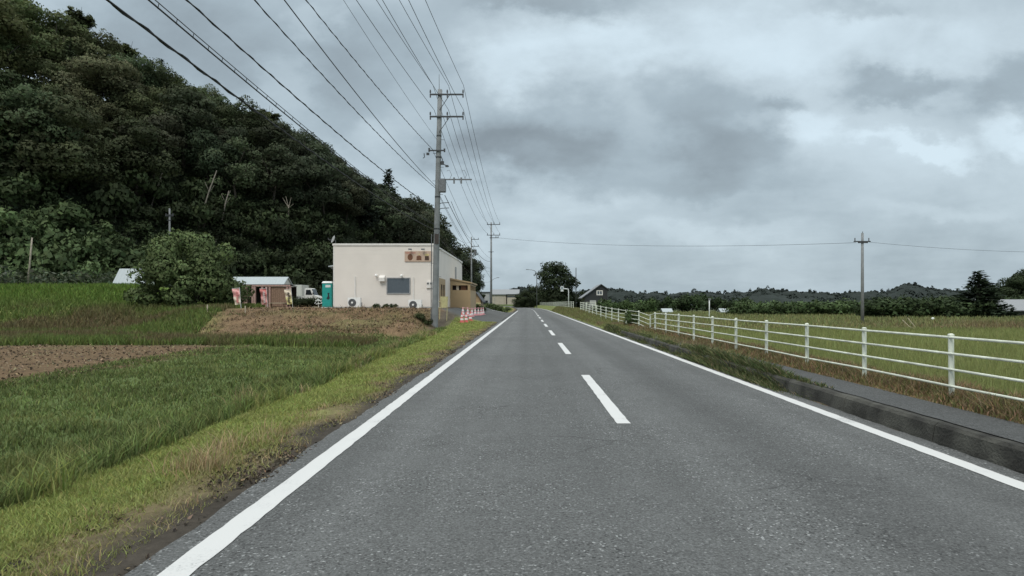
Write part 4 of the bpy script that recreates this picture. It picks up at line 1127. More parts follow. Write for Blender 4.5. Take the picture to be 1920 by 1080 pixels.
# ------------------------------------------------------------------ the shop
BX0, BX1, BY0, BY1 = -15.33, -7.48, 50.0, 72.0
BZ = 1.0; BT = 4.98     # height above its base
shop = thing('shop_building', 'cream sided box shaped shop with a food picture sign and timber porch', 'building', (BX1, BY0, BZ))
W = BX0 - BX1
mb = MB().box(W, 0, 0, BY1 - BY0, -.6, BT)
obj('wall', mb, M['siding'], shop)
mb = MB()
mb.box(W - .06, .06, -.06, 0.02, BT - .06, BT + .10); mb.box(W - .06, .06, BY1 - BY0 - .02, BY1 - BY0 + .06, BT - .06, BT + .10)
mb.box(W - .06, W + .02, .02, BY1 - BY0 - .02, BT - .06, BT + .10); mb.box(-.02, .06, .02, BY1 - BY0 - .02, BT - .06, BT + .10)
mb.box(W + .02, -.02, .02, BY1 - BY0 - .02, BT - .02, BT + .03)
obj('roof_cap', mb, M['trim'], shop)
mb = MB().box(W - .004, .004, -.012, .0, -.5, .10)
obj('plinth', mb, M['greywall'], shop)
mb = MB().box(-.07, .012, -.012, .0, .1, BT - .07); mb.box(W - .012, W + .07, -.012, .0, .1, BT - .07)
obj('corner_trim', mb, M['trim'], shop)
px2x = lambda u: (u - U0) / F * 50 - BX1
px2z = lambda v: HC - (v - V0) / F * 50 - BZ
# window
fx0, fx1, fz0, fz1 = px2x(725), px2x(769.5), px2z(551), px2z(520.5)
wf = MB(); b_ = .07
wf.box(fx0, fx1, -.07, 0, fz0, fz0 + b_); wf.box(fx0, fx1, -.07, 0, fz1 - b_, fz1); wf.box(fx0, fx0 + b_, -.07, 0, fz0 + b_, fz1 - b_); wf.box(fx1 - b_, fx1, -.07, 0, fz0 + b_, fz1 - b_)
wfo = obj('window', wf, M['wframe'], shop)
obj('pane', MB().box(fx0 + b_, fx1 - b_, -.03, -.004, fz0 + b_, fz1 - b_), M['window'], wfo)
# sign with three dishes and an unreadable red strip of lettering
sx0, sx1, sz0, sz1 = px2x(759), px2x(810.5), px2z(490.5), px2z(471)
sg = obj('sign_board', MB().box(sx0, sx1, -.06, -.005, sz0, sz1), M['signbase'], shop)
mb = MB(); x = sx0 + .06; g = np.random.default_rng(3)
for k in range(10):
    w = .045 + .03 * g.random(); zt = sz1 - .07
    mb.box(x, x + w, -.066, -.061, zt - .10, zt - .085); mb.box(x + w * .4, x + w * .6, -.0675, -.0662, zt - .14, zt); mb.box(x, x + w, -.0705, -.069, zt - .04, zt - .02)
    x += w + .025
obj('sign_lettering', mb, M['signred'], sg)
def ell(cx, cz, rx, rz_, y0, y1, n=20): return MB().prism([(cx + rx * math.cos(6.2832 * k / n), cz + rz_ * math.sin(6.2832 * k / n)) for k in range(n)], y0, y1)
cx = [sx0 + (sx1 - sx0) * f for f in (.20, .52, .81)]; zc = (sz0 + sz1) / 2
obj('dish_picture', ell(cx[0], zc - .06, .20, .26, -.068, -.061), M['signbrown'], sg)
mb = MB().prism([(cx[1] - .2, zc - .30), (cx[1] + .2, zc - .30), (cx[1] + .18, zc + .0), (cx[1] + .05, zc + .06), (cx[1] - .1, zc + .05), (cx[1] - .18, zc)], -.068, -.061)
obj('dish_picture', mb, M['signbrown'], sg)
mb = MB().prism([(cx[2] - .17, zc - .31), (cx[2] + .17, zc - .31), (cx[2] + .15, zc + .02), (cx[2] - .15, zc + .02)], -.068, -.061)
obj('dish_picture', mb, M['signdark'], sg)
obj('dish_picture', ell(cx[2], zc + .12, .19, .09, -.068, -.061), M['signyellow'], sg)
obj('dish_picture', ell(cx[1] + .03, zc + .15, .07, .05, -.068, -.061), M['signyellow'], sg)
for u in (771, 795):
    x = px2x(u); z = px2z(468)
    obj('sign_lamp', MB().tube([(x, 0, z - .02), (x, -.3, z + .03)], .02, 6).box(x - .16, x + .10, -.42, -.25, z - .05, z + .05), M['steel'], shop)
for u, v in ((706, 516), (753.5, 516.5)):
    x = px2x(u); z = px2z(v)
    obj('wall_lamp', MB().tube([(x, 0, z), (x, -.16, z)], .05, 10).lathe([(.03, .10), (.09, .02), (.10, -.06), (.06, -.1)], (x, -.2, z - .01), 12), M['acbody'], shop)
x = px2x(717); z = px2z(522)
obj('vent_hood', MB().prism([(0, z - .24), (-.30, z - .24), (-.30, z + .05), (0, z + .24)], x - .22, x + .22, 0), M['trim'], shop)
x0, x1 = px2x(800), px2x(810.5)
mtr = obj('meter_box', MB().box(x0, x1, -.12, 0, px2z(540), px2z(528)), M['trim'], shop)
for x in (x0 + .12, x0 + .36): obj('meter', MB().disc((x, -.13, px2z(531.5)), .075, .05), M['acfan'], mtr)
for u, v0, v1 in ((666, 560, 518), (775, 564, 520)):
    x = px2x(u); obj('pipe_cover', MB().box(x - .05, x + .05, -.075, 0, px2z(v0), px2z(v1)), M['trim'], shop)
# side wall fittings
obj('window', MB().box(.0, .05, 15.0, 16.1, 2.3, 4.1), M['wframe'], shop)
obj('drain_pipe', MB().tube([(.07, .9, -.2), (.07, .9, BT - .1)], .05, 8), M['greywall'], shop)
ds = MB().box(.0, .06, 3.5, 7.0, 0, 2.5)
do = obj('door', ds, M['wood'], shop)
for y in (4.2, 5.6): obj('door_pane', MB().box(.06, .075, y, y + .75, .7, 2.0), M['glassdark'], do)
# left canopy and satellite dish
mb = MB().prism([(0, 3.55), (-.95, 3.75), (-.95, 3.83), (0, 3.95)], .1, 2.4).v
mb = MB().hexa([(W - .5, .3, px2z(500)), (W, .3, px2z(499)), (W, 2.2, px2z(499)), (W - .5, 2.2, px2z(500))], [(W - .5, .3, px2z(499) + .04), (W, .3, px2z(496)), (W, 2.2, px2z(496)), (W - .5, 2.2, px2z(499) + .04)])
obj('awning', mb, M['tin'], shop)
obj('awning_bracket', MB().tube([(W, .4, px2z(506)), (W - .45, .4, px2z(500))], .025, 6), M['steel'], shop)
mb = MB()
prof = [(.02, 0), (.12, .015), (.22, .05), (.30, .10), (.31, .115)]
mb.lathe(prof, (0, 0, 0), 20)
dish = obj('satellite_dish', mb, M['greywall'], shop, (W + .02, .15, BT + .42)); dish.rotation_euler = (R(70), R(10), R(-60))
obj('dish_mast', MB().tube([(W + .1, .2, BT - .3), (W + .1, .2, BT + .4)], .025, 8), M['steel'], shop)
obj('dish_arm', MB().tube([(W + .02, .1, BT + .35), (W - .32, -.1, BT + .38), (W - .40, -.1, BT + .52)], .02, 6), M['steel'], shop)
# timber porch
D2 = 61.0
Xp0, Xp1 = 0.0, at(882, 0, D2)[0] - BX1
yp = D2 - BY0
zt0 = HC + (V0 - 522) / F * D2 - BZ; zt1 = HC + (V0 - 530) / F * D2 - BZ
wz0 = HC + (V0 - 544) / F * D2 - BZ; wz1 = HC + (V0 - 535) / F * D2 - BZ
mb = MB()
mb.box(Xp0, Xp1, yp, yp + 6.5, -.9, wz0)
for x, pw_ in ((Xp0 + .02, .18), (Xp1 - .26, .25)): mb.box(x, x + pw_, yp + .004, yp + .3, wz0, wz1)
mb.hexa([(Xp0, yp, wz1), (Xp1, yp, wz1), (Xp1, yp + 6.5, wz1), (Xp0, yp + 6.5, wz1)], [(Xp0, yp, zt0 - .1), (Xp1, yp, zt1 - .1), (Xp1, yp + 6.5, zt1 - .1), (Xp0, yp + 6.5, zt0 - .1)])
for k in range(4): mb.box(Xp1 - .14, Xp1 - .004, yp + 1.5 + 1.4 * k, yp + 1.75 + 1.4 * k, wz0, wz1)
pw = obj('porch', mb, M['wood'], shop)
obj('porch_roof', MB().hexa([(Xp0, yp - .12, zt0 - .09), (Xp1 + .14, yp - .12, zt1 - .09), (Xp1 + .14, yp + 6.6, zt1 - .09), (Xp0, yp + 6.6, zt0 - .09)], [(Xp0, yp - .12, zt0 + .04), (Xp1 + .14, yp - .12, zt1 + .04), (Xp1 + .14, yp + 6.6, zt1 + .04), (Xp0, yp + 6.6, zt0 + .04)]), M['wood'], pw)
obj('porch_shade', MB().box(Xp0 + .05, Xp1 - .06, yp + .35, yp + .40, wz0 + .002, wz1 - .002), M['shadedark'], pw)  # dark sheet standing in for the unlit porch inside
obj('curtain', MB().box(Xp0 + .55, Xp0 + .80, yp + .30, yp + .33, wz0 + .01, wz1 - .02), M['bcream'], pw)
obj('curtain', MB().box(Xp1 - .95, Xp1 - .4, yp + .30, yp + .33, wz0 + .01, wz1 - .05), M['signbrown'], pw)

# outdoor units: separate things
def air_unit(u0, u1, v0, v1, label):
    d = 49.2; a = at(u0, v1, d); b = at(u1, v0, d); t = thing('air_conditioner', label, 'air conditioner', (a[0], d, a[2]))
    w, h = b[0] - a[0], b[2] - a[2]
    obj('casing', MB().box(0, w, -.18, .18, .07, h), M['acbody'], t, bevel=.02)
    obj('foot', MB().box(.08, .18, -.22, .22, -.08, .07), M['acfan'], t); obj('foot', MB().box(w - .18, w - .08, -.22, .22, -.08, .07), M['acfan'], t)
    g_ = obj('fan_grille', MB().disc((w * .36, -.195, h * .53), h * .36, .03, 28), M['acfan'], t)
    obj('fan_hub', MB().disc((w * .36, -.225, h * .53), h * .095, .03, 16), M['acbody'], g_)
    mb = MB()
    for k in range(3):
        r_ = h * (.16 + .06 * k); pts = [(w * .36 + r_ * math.cos(6.2832 * q / 28), -.216, h * .53 + r_ * math.sin(6.2832 * q / 28)) for q in range(29)]
        mb.tube(pts, .006, 4)
    obj('grille_ring', mb, M['steel'], g_)
    obj('side_valve', MB().box(w, w + .07, -.1, .1, .15, .45), M['greywall'], t)
air_unit(653, 677, 558, 578, 'white outdoor air conditioner under the left part of the blank shop wall')
air_unit(766.5, 791, 562, 582, 'white outdoor air conditioner below the shop window near the tall pole')

# portable toilet
d = 51.2; a = at(604, 578, d); w = 18.3 / F * d; h = 50 / F * d
t = thing('portable_toilet', 'teal portable toilet cabin with a white roof beside the shop wall', 'portable toilet', (a[0], d, float(ground(a[0], d))))
obj('cabin', MB().box(0, w, 0, .85, .06, h * .93), M['teal'], t, bevel=.02)
obj('roof', MB().hexa([(-.03, -.04, h * .93), (w + .03, -.04, h * .93), (w + .03, .89, h * .93), (-.03, .89, h * .93)], [(.05, .05, h), (w - .05, .05, h), (w - .05, .8, h), (.05, .8, h)]), M['whiteplastic'], t)
dr = obj('door', MB().box(.07, w - .07, -.025, -.002, .12, h * .90), M['teal'], t, bevel=.008)
obj('door_panel', MB().box(w * .35, w - .10, -.035, -.026, h * .77, h * .86), M['whiteplastic'], dr)
obj('door_mark', MB().prism([(w * .45, h * .35), (w * .62, h * .30), (w * .80, h * .36), (w * .72, h * .5), (w * .78, h * .56), (w * .55, h * .57), (w * .6, h * .45)], -.032, -.026), M['glassdark'], dr)
obj('base', MB().box(-.03, w + .03, -.06, .9, -.1, .06), M['whiteplastic'], t)

# nobori banners
def banner(u0, u1, v0, v1, d, mats, label, tilt):
    w = (u1 - u0) / F * d; a = at(u0, v1, d); zb = float(ground(a[0], d)); h = at(0, v0, d)[2] - zb
    t = thing('banner_flag', label, 'banner', (a[0], d, zb)); t.rotation_euler = (0, tilt, 0)
    obj('pole', MB().tube([(w, 0, -.2), (w, 0, h + .05)], .016, 6).tube([(0, 0, h), (w, 0, h)], .012, 6), M['whiteplastic'], t)
    mb = MB(); n = 14; vs = []
    for k in range(n + 1):
        z = .25 + (h - .28) * k / n
        for q in range(6): vs.append((w * q / 5 * (1 - .22 * (1 - k / n)) + .22 * w * (1 - k / n), .05 * math.sin(k * .9 + q * .7), z))
    f0 = [(k * 6 + q, k * 6 + q + 1, k * 6 + q + 7, k * 6 + q + 6) for k in range(n) for q in range(5)]
    cut = n // 2 * 5
    fl = MB().add(vs, f0[:cut]); cl = obj('cloth', fl, mats[0], t)
    obj('cloth', MB().add(vs, f0[cut:]), mats[1], t)
    g = np.random.default_rng(int(u0)); mk = MB()
    for k in range(6):   # brush-like marks down the middle, unreadable in the photo
        z = .42 + (h - .7) * k / 5.6; x = w * (.42 + .12 * g.random())
        mk.box(x, x + w * .32, -.075, -.065, z, z + .05); mk.box(x + w * .1, x + w * .18, -.0775, -.076, z - .06, z + .12); mk.box(x - .02, x + w * .22, -.081, -.079, z + .07, z + .10)
    obj('banner_mark', mk, mats[2], t)
banner(438, 452, 541, 573, 47.3, (M['bcream'], M['bpink'], M['bred']), 'pale pink and cream banner flag half hidden by the large bush', -.08)
banner(489, 502, 541, 573, 55, (M['bpink'], M['bred'], M['conewhite']), 'red and pink banner flag in front of the timber shed', -.06)
banner(536, 549, 543, 573, 55, (M['byellow'], M['bcream'], M['bblack']), 'yellow banner flag with dark characters right of the timber shed', -.1)

# timber shed with gate
d = 61; s = d / F; zb = float(ground(-26, d)) ; a = at(447, 574, d); zg = min(zb, 1.1)
t = thing('timber_shed', 'low brown timber shed with open slatted front behind the banners', 'shed', (a[0], d, zg))
X = lambda u: (u - 447) * s
ht = at(0, 536, d)[2] - zg
mb = MB()
for u in (449, 455, 462, 474, 478, 492, 500, 506, 539, 544): mb.box(X(u) - .09, X(u) + .09, -.09, .09, -.2, ht)
obj('post', mb, M['woodpink'], t)
mb = MB().box(X(447), X(545), -.12, -.095, ht - .05, ht + .10); mb.box(X(463), X(477), -.10, -.07, ht * .48, ht * .54)
obj('beam', mb, M['woodpink'], t)
pn = MB()
for k in range(16): pn.box(X(507) + k * .10, X(507) + k * .10 + .085, .0 + .012 * (k % 2), .03 + .012 * (k % 2), .05, ht - .12)
obj('plank_panel', pn, M['wood2'], t)
obj('plank_panel', MB().box(X(449), X(462), .0, .03, 0, ht - .1), M['woodpink'], t)
obj('back_wall', MB().box(X(447), X(545), 1.5, 1.56, 0, ht - .05), M['shadedark'], t)  # wall coloured near-black to imitate the shade within the shed
obj('roof', MB().hexa([(X(447), -.1, ht + .1), (X(545), -.1, ht + .1), (X(545), 1.7, ht - .02), (X(447), 1.7, ht - .02)], [(X(447), -.1, ht + .15), (X(545), -.1, ht + .15), (X(545), 1.7, ht + .03), (X(447), 1.7, ht + .03)]), M['roofdark'], t)
a = at(505, 573, 58.5)
t = thing('low_bench', 'low pale plank bench before the timber shed', 'bench', (a[0], 58.5, float(ground(a[0], 58.5))))
obj('seat', MB().box(0, 1.4, -.2, .25, .36, .42), M['stake'], t)
for x in (.1, 1.25): obj('leg', MB().box(x, x + .08, -.15, .2, -.05, .36), M['wood2'], t)

def gable_shed(name, label, cat, x0, x1, y0, y1, zb, zw, zr, wallm, roofm, over=.25, ridge='x'):
    t = thing(name, label, cat, ((x0 + x1) / 2, y0, zb)); w = (x1 - x0) / 2; dp = y1 - y0
    hw, hr = zw - zb, zr - zb
    if ridge == 'x':
        obj('wall', MB().prism([(0, -.5), (dp, -.5), (dp, hw), (dp / 2, hr - .05), (0, hw)], -w, w, 0), wallm, t)
        o = over; k = (hr - hw) / (dp / 2)
        obj('roof', MB().prism([(-o, hw - k * o), (dp / 2, hr), (dp + o, hw - k * o), (dp + o, hw - k * o + .12), (dp / 2, hr + .12), (-o, hw - k * o + .12)], -w - o, w + o, 0), roofm, t)
    else:
        obj('wall', MB().prism([(-w, -.5), (w, -.5), (w, hw), (0, hr - .05), (-w, hw)], 0, dp), wallm, t)
        o = over; k = (hr - hw) / w
        obj('roof', MB().prism([(-w - o, hw - k * o), (0, hr), (w + o, hw - k * o), (w + o, hw - k * o + .12), (0, hr + .12), (-w - o, hw - k * o + .12)], -o, dp + o), roofm, t)
    return t
a = at(436, 540, 74); b = at(536, 522, 74)
gable_shed('tin_barn', 'long barn with a pale blue grey tin roof behind the timber shed', 'barn', a[0], b[0], 73, 76, float(ground(-29, 73)), at(0, 536, 73)[2], at(0, 521, 74.5)[2], M['tinwall'], M['tin'], .12)
a = at(538, 555, 70); b = at(566, 534, 70)
t = thing('storage_container', 'plain off white storage container between the barn and the truck', 'container', (a[0], 70, float(ground(a[0], 70))))
obj('body', MB().box(0, b[0] - a[0], 0, 2.2, -.1, b[2] - t.location.z), M['tinwall'], t, bevel=.03)
obj('door', MB().box(.12, .75, -.04, -.002, .0, b[2] - t.location.z - .2), M['trim'], t)
a = at(217, 541, 62.5); b = at(270, 505, 62.5)
gable_shed('pale_shed', 'small pale shed with a rounded tin roof left of the large bush', 'shed', a[0], b[0], 62.5, 64.3, min(float(ground(a[0], 62)), at(0, 541, 62.5)[2]), at(0, 528, 62.5)[2], at(0, 506, 63.4)[2], M['tinwall'], M['tin'], .2)

# small white truck
d = 64.0; s = d / F; a = at(541, 0, d); zt = at(0, 540, d)[2]; zg = zt - 1.80
t = thing('parked_truck', 'small white flatbed truck parked left of the teal toilet', 'truck', (a[0], d, zg))
Lx = 60.5 * s; cx0 = 34 * s
obj('cab', MB().prism([(cx0, .38), (Lx - .02, .38), (Lx, .72), (Lx - .12, .98), (Lx - .46, 1.06), (Lx - .72, 1.70), (Lx - .95, 1.78), (cx0 + .10, 1.78), (cx0 + .02, 1.70)], -.7, .7), M['truckwhite'], t, bevel=.03)
obj('side_window', MB().prism([(cx0 + .14, 1.10), (Lx - .62, 1.10), (Lx - .82, 1.60), (cx0 + .2, 1.60)], -.712, -.702), M['glassdark'], t)
obj('windscreen', MB().hexa([(Lx - .47, -.6, 1.085), (Lx - .45, -.6, 1.085), (Lx - .45, .6, 1.085), (Lx - .47, .6, 1.085)], [(Lx - .72, -.58, 1.69), (Lx - .69, -.58, 1.69), (Lx - .69, .58, 1.69), (Lx - .72, .58, 1.69)]), M['glassdark'], t)
bd = MB().box(0, cx0 - .04, -.7, .7, .62, .68); bd.box(0, cx0 - .04, -.72, -.69, .62, .98); bd.box(0, cx0 - .04, .69, .72, .62, .98); bd.box(-.02, .02, -.72, .72, .62, .98)
obj('flatbed', bd, M['truckwhite'], t)
obj('cargo', MB().box(.15, cx0 - .25, -.5, .5, .69, 1.02), M['tinwall'], t, bevel=.04)
for x in (.55, Lx - .62):
    for y in (-.62, .62):
        w_ = obj('wheel', MB().disc((x, y, .28), .28, .15, 20), M['rubber'], t); obj('rim', MB().disc((x, y + (-.08 if y < 0 else .08), .28), .15, .02, 16), M['steel'], w_)
obj('headlight', MB().box(Lx - .02, Lx + .015, -.62, -.38, .62, .82), M['whiteplastic'], t); obj('headlight', MB().box(Lx - .02, Lx + .015, .38, .62, .62, .82), M['whiteplastic'], t)
obj('mirror', MB().box(Lx - .55, Lx - .45, -.86, -.74, 1.15, 1.35), M['darksteel'], t)
# white metal rack left of toilet
a = at(590, 572, 53)
t = thing('metal_trestle', 'small white metal trestle frame leaning by the teal toilet', 'trestle', (a[0], 53, float(ground(a[0], 53))))
obj('frame', MB().tube([(0, 0, .35), (.25, .1, .75), (.55, .1, .45), (.62, 0, .42)], .03, 6).tube([(.05, 0, .62), (.6, 0, .60)], .03, 6).tube([(.25, .1, .75), (.3, .1, .0)], .03, 6).tube([(.1, 0, .3), (.62, .05, .38)], .03, 6), M['whiteplastic'], t)
obj('plank', MB().box(-.15, .55, -.25, .05, .02, .08), M['stake'], t)
# survey stakes on the bank
for u, v0, v1, d, lab in ((389, 571, 592, 42, 'thin pale survey stake at the left foot of the bank'), (460, 576, 597, 43, 'thin pale survey stake standing on the bank below the shed')):
    a = at(u, v1, d); z = float(ground(a[0], d)); t = thing('survey_stake', lab, 'stake', (a[0], d, z))
    hh = max(.5, at(u, v0, d)[2] - z)
    obj('stake', MB().hexa([(-.03, -.03, -.2), (.03, -.03, -.2), (.03, .03, -.2), (-.03, .03, -.2)], [(-.03, -.03, hh), (.03, -.03, hh), (.03, .03, hh), (-.03, .03, hh)]), M['stake'], t)
# yellow panel stand by the pole
a = at(824, 596, 44); zg = float(ground(a[0], 44))
t = thing('panel_stand', 'pale yellow panel on a thin frame right of the tall pole foot', 'signboard', (a[0], 44, zg))
obj('panel', MB().box(.12, .56, -.02, .02, at(0, 576, 44)[2] - zg, at(0, 556, 44)[2] - zg), M['yellowpanel'], t)
fr = MB()
for x in (0, .5): fr.tube([(x, 0, -.1), (x + .06, .12, at(0, 556, 44)[2] - zg)], .022, 6)
fr.tube([(-.1, .0, at(0, 566, 44)[2] - zg), (.55, .0, at(0, 565, 44)[2] - zg)], .022, 6).tube([(-.05, .0, at(0, 577, 44)[2] - zg), (.5, .0, at(0, 577, 44)[2] - zg)], .022, 6)
obj('frame', fr, M['yellowpanel'], t)

# traffic cones with bars
def make_cone(label, loc, red, band):
    t = thing('traffic_cone', label, 'traffic cone', loc, group=None)
    obj('base', MB().box(-.19, .19, -.19, .19, 0, .035), red, t, bevel=.01)
    prof = [(.135, .035), (.118, .15)]
    obj('body', MB().lathe([(.138, .035), (.03, .70), (.018, .71)], (0, 0, 0), 18), red, t)
    for z0, z1 in ((.17, .30), (.40, .53)):
        r = lambda z: .138 - (.108) * (z - .035) / .665 + .004
        obj('band', MB().lathe([(r(z0), z0), (r(z1), z1)], (0, 0, 0), 18), band, t)
    return t
c0 = None
conepos = [(866, 607, 43.5), (874, 606, 44), (882, 603, 45.5), (868, 598, 48), (877, 596, 50), (885, 594.5, 51), (891, 591, 55), (897, 590, 57), (902, 589, 59), (906, 587.5, 62)]
labs = ['red and white traffic cone nearest the verge, left of the front three', 'red and white traffic cone in the middle of the front three', 'red and white traffic cone on the right of the front three']
cone_red = cone_pink = None
for k, (u, v, d) in enumerate(conepos):
    x = (u - U0) / F * d; z = float(ground(x, d)) + .005
    if k < 3:
        if cone_red is None: cone_red = make_cone(labs[0], (x, d, z), M['cone'], M['conewhite']); cone_red['group'] = 'red traffic cones in front'
        else: dup(cone_red, (x, d, z), .2 * k, labs[k])
    else:
        lab = 'faded pink traffic cone in the row along the shop forecourt'
        if cone_pink is None: cone_pink = make_cone(lab, (x, d, z), M['conepink'], M['conewhite']); cone_pink['group'] = 'faded cones along the forecourt'
        else: dup(cone_pink, (x, d, z), .3 * k, lab)
for k, (i, j) in enumerate(((3, 5), (5, 7), (7, 9))):
    a_, b_ = conepos[i], conepos[j]
    pa_ = np.array(((a_[0] - U0) / F * a_[2], a_[2], 0)); pb_ = np.array(((b_[0] - U0) / F * b_[2], b_[2], 0))
    pa_[2] = float(ground(pa_[0], pa_[1])) + .66; pb_[2] = float(ground(pb_[0], pb_[1])) + .66
    o = obj('cone_bar', MB().tube([pa_, pb_], .022, 8), M['conepink']); tag(o, ['faded bar resting on the nearest row of cones', 'faded bar linking the middle cones of the forecourt row', 'faded bar on the farthest cones of the forecourt row'][k], 'cone bar')

# ------------------------------------------------------------------ far roadside buildings, house, lamps, signs
def flat_block(label, u0, u1, vt, vb, d, dep, wallm, roofm, windows=(), eave=.35, name='roadside_building'):
    a = at(u0, vb, d); b = at(u1, vt, d); zb = min(a[2], .6) - .3; t = thing(name, label, 'building', (a[0], d, zb)); w = b[0] - a[0]; h = b[2] - zb
    obj('wall', MB().box(0, w, 0, dep, -.5, h), wallm, t)
    obj('roof', MB().box(-eave, w + eave, -eave, dep + eave, h, h + .45), roofm, t)
    for (x0, x1, z0, z1, m) in windows: obj('window', MB().box(w * x0, w * x1, -.08, 0, h * z0, h * z1), m, t)
    return t
flat_block('small grey block with a dark doorway left of the beige buildings', 894, 917, 549, 574, 280, 12, M['greywall'], M['roofdark'], ((.45, .9, .05, .45, M['glassdark']),))
flat_block('long beige low building behind the second utility pole', 918, 949, 553, 574, 338, 12, M['beige'], M['roofgrey'], ((.3, .32, .2, .9, M['greywall']),), .6)
flat_block('beige building end with a dark band beside the dark bushes', 951, 977, 553, 574, 336, 12, M['beige'], M['roofdark'], ((.0, 1.0, .80, .92, M['roofdark']),), .5)
a = at(922, 552, 352); b = at(972, 541, 352)
gable_shed('tiled_house', 'wide grey tiled roof rising behind the beige buildings', 'house', a[0], b[0], 350, 362, 0.2, at(0, 551, 350)[2], at(0, 543, 356)[2], M['greywall'], M['roofgrey'], .6)
a = at(884, 578, 80); b = at(901, 558, 80)
t = gable_shed('garden_hut', 'small brown gabled hut just past the timber porch', 'hut', a[0], b[0], 80, 85, .7, at(0, 561, 80)[2], at(0, 549, 80)[2], M['wood'], M['roofdark'], .3, 'y')
obj('ledge', MB().box(-.6, .6, -.06, -.002, .55, .75), M['yellowpanel'], t)
# dark gabled house
d = 130; a = at(1096, 578, d); b = at(1139, 540, d)
hx0, hx1 = a[0], b[0]; zg = -.5
t = thing('gabled_house', 'dark boarded house with a gable and white framed window', 'house', ((hx0 + hx1) / 2, d, zg))
w = (hx1 - hx0) / 2; hw = at(0, 545, d)[2] - zg; hr = at(0, 534, d)[2] - zg; pk = w * .45
obj('wall', MB().prism([(-w, -.5), (w, -.5), (w, hw + .4), (pk, hr - .08), (-w, hw - 1.2)], 0, 8), M['housedark'], t)
ro = MB().prism([(-w - .7, hw - 1.7), (pk, hr), (w + .4, hw + .05), (w + .4, hw + .22), (pk, hr + .16), (-w - .7, hw - 1.52)], -.35, 8.3)
obj('roof', ro, M['roofdark'], t)
k_ = lambda f: (-w - .7 + (pk + w + .7) * f, hw - 1.52 + (hr + .16 - hw + 1.52) * f)
obj('roof_lit_slope', MB().add([(k_(.02)[0], -.36, k_(.02)[1] + .03), (k_(.98)[0], -.36, k_(.98)[1] + .03), (k_(.98)[0], 8.3, k_(.98)[1] + .03), (k_(.02)[0], 8.3, k_(.02)[1] + .03)], [(0, 1, 2, 3)]).box(k_(.02)[0], k_(.02)[0] + .1, -.37, 8.3, k_(.02)[1] - .1, k_(.02)[1] + .02), M['roofgrey'], t)  # paler sheet gives the left slope its lit look by colour
X = lambda u: at(u, 0, d)[0] - (hx0 + hx1) / 2; Z = lambda v: at(0, v, d)[2] - zg
wf = MB(); x0, x1, z0, z1 = X(1118.5), X(1130), Z(553.5), Z(544.5); b_ = .16
wf.box(x0, x1, -.1, 0, z0, z0 + b_); wf.box(x0, x1, -.1, 0, z1 - b_, z1); wf.box(x0, x0 + b_, -.1, 0, z0 + b_, z1 - b_); wf.box(x1 - b_, x1, -.1, 0, z0 + b_, z1 - b_); wf.box((x0 + x1) / 2 - .05, (x0 + x1) / 2 + .05, -.09, -.002, z0 + b_, z1 - b_)
wo = obj('window', wf, M['trim'], t); obj('pane', MB().box(x0 + b_, x1 - b_, -.04, -.003, z0 + b_, z1 - b_), M['window'], wo)
obj('door', MB().box(X(1125), X(1131), -.08, 0, .1, Z(564)), M['greywall'], t)
# notice board
d = 92; a = at(1106, 576, d); b = at(1117.5, 563, d); zg = float(ground(a[0], d))
t = thing('notice_board', 'blank pale notice board on two posts before the dark house', 'notice board', (a[0], d, min(zg, .4)))
zz = t.location.z
obj('board', MB().box(0, b[0] - a[0], -.03, .03, at(0, 573.5, d)[2] - zz, b[2] - zz), M['greywall'], t)
obj('post', MB().box(.05, .13, .031, .10, -.3, b[2] - zz), M['steel'], t); obj('post', MB().box(b[0] - a[0] - .13, b[0] - a[0] - .05, .031, .10, -.3, b[2] - zz), M['steel'], t)
# road sign on a bent arm
d = 100; a = at(1066, 574, d); zg = float(ground(a[0], d)); top = at(0, 541.5, d)[2] - zg; s = d / F
t = thing('road_sign', 'round road sign hanging from a white bent arm pole by the far fence', 'road sign', (a[0], d, zg))
obj('pole', MB().tube([(0, 0, -.2), (0, 0, top - .3), (-.08, 0, top - .08), (-.3, 0, top), (-.95, 0, top)], .075, 10), M['whiteplastic'], t, smooth=True)
dz = at(0, 540, d)[2] - zg
r_ = obj('sign_disc', MB().disc((-1.02, -.1, dz), .31, .03, 28), M['whiteplastic'], t)
obj('sign_face', MB().disc((-1.02, -.122, dz), .22, .012, 28), M['bluesign'], r_)
obj('sign_mark', MB().prism([(-1.14, dz + .05), (-1.02, dz - .10), (-.90, dz + .12), (-1.02, dz - .02)], -.136, -.13), M['whiteplastic'], r_)
obj('sub_plate', MB().box(-1.24, -.80, -.115, -.085, dz - .54, dz - .34), M['whiteplastic'], t)
# street lamp with curved arm
d = 172; a = at(1006.5, 570, d); zg = float(ground(a[0], d)); top = at(0, 505.5, d)[2] - zg; s = d / F
t = thing('street_lamp', 'tall thin street lamp with an arm curving over the road', 'street lamp', (a[0], d, zg))
obj('pole', MB().tube([(0, 0, -.3), (0, 0, top - 1.2), (-.2, 0, top - .65), (-.7, 0, top - .25), (-1.5, 0, top - .05), (-2.4, 0, top)], [.12, .1, .085, .075, .065, .06], 10), M['steel'], t, smooth=True)
obj('lamp_head', MB().box(-2.95, -2.35, -.13, .13, top - .04, top + .10), M['steel'], t, bevel=.03)
# grey roofed shed at the right edge
d = 88; a = at(1864, 600, d); b = at(2010, 563, d)
gable_shed('farm_shed', 'low dark farm shed under a long grey roof at the right edge', 'shed', a[0], b[0], d, d + 8, float(ground(a[0], d)), at(0, 580.5, d)[2], at(0, 563, d + 4)[2], M['housedark'], M['roofgrey'], .6)
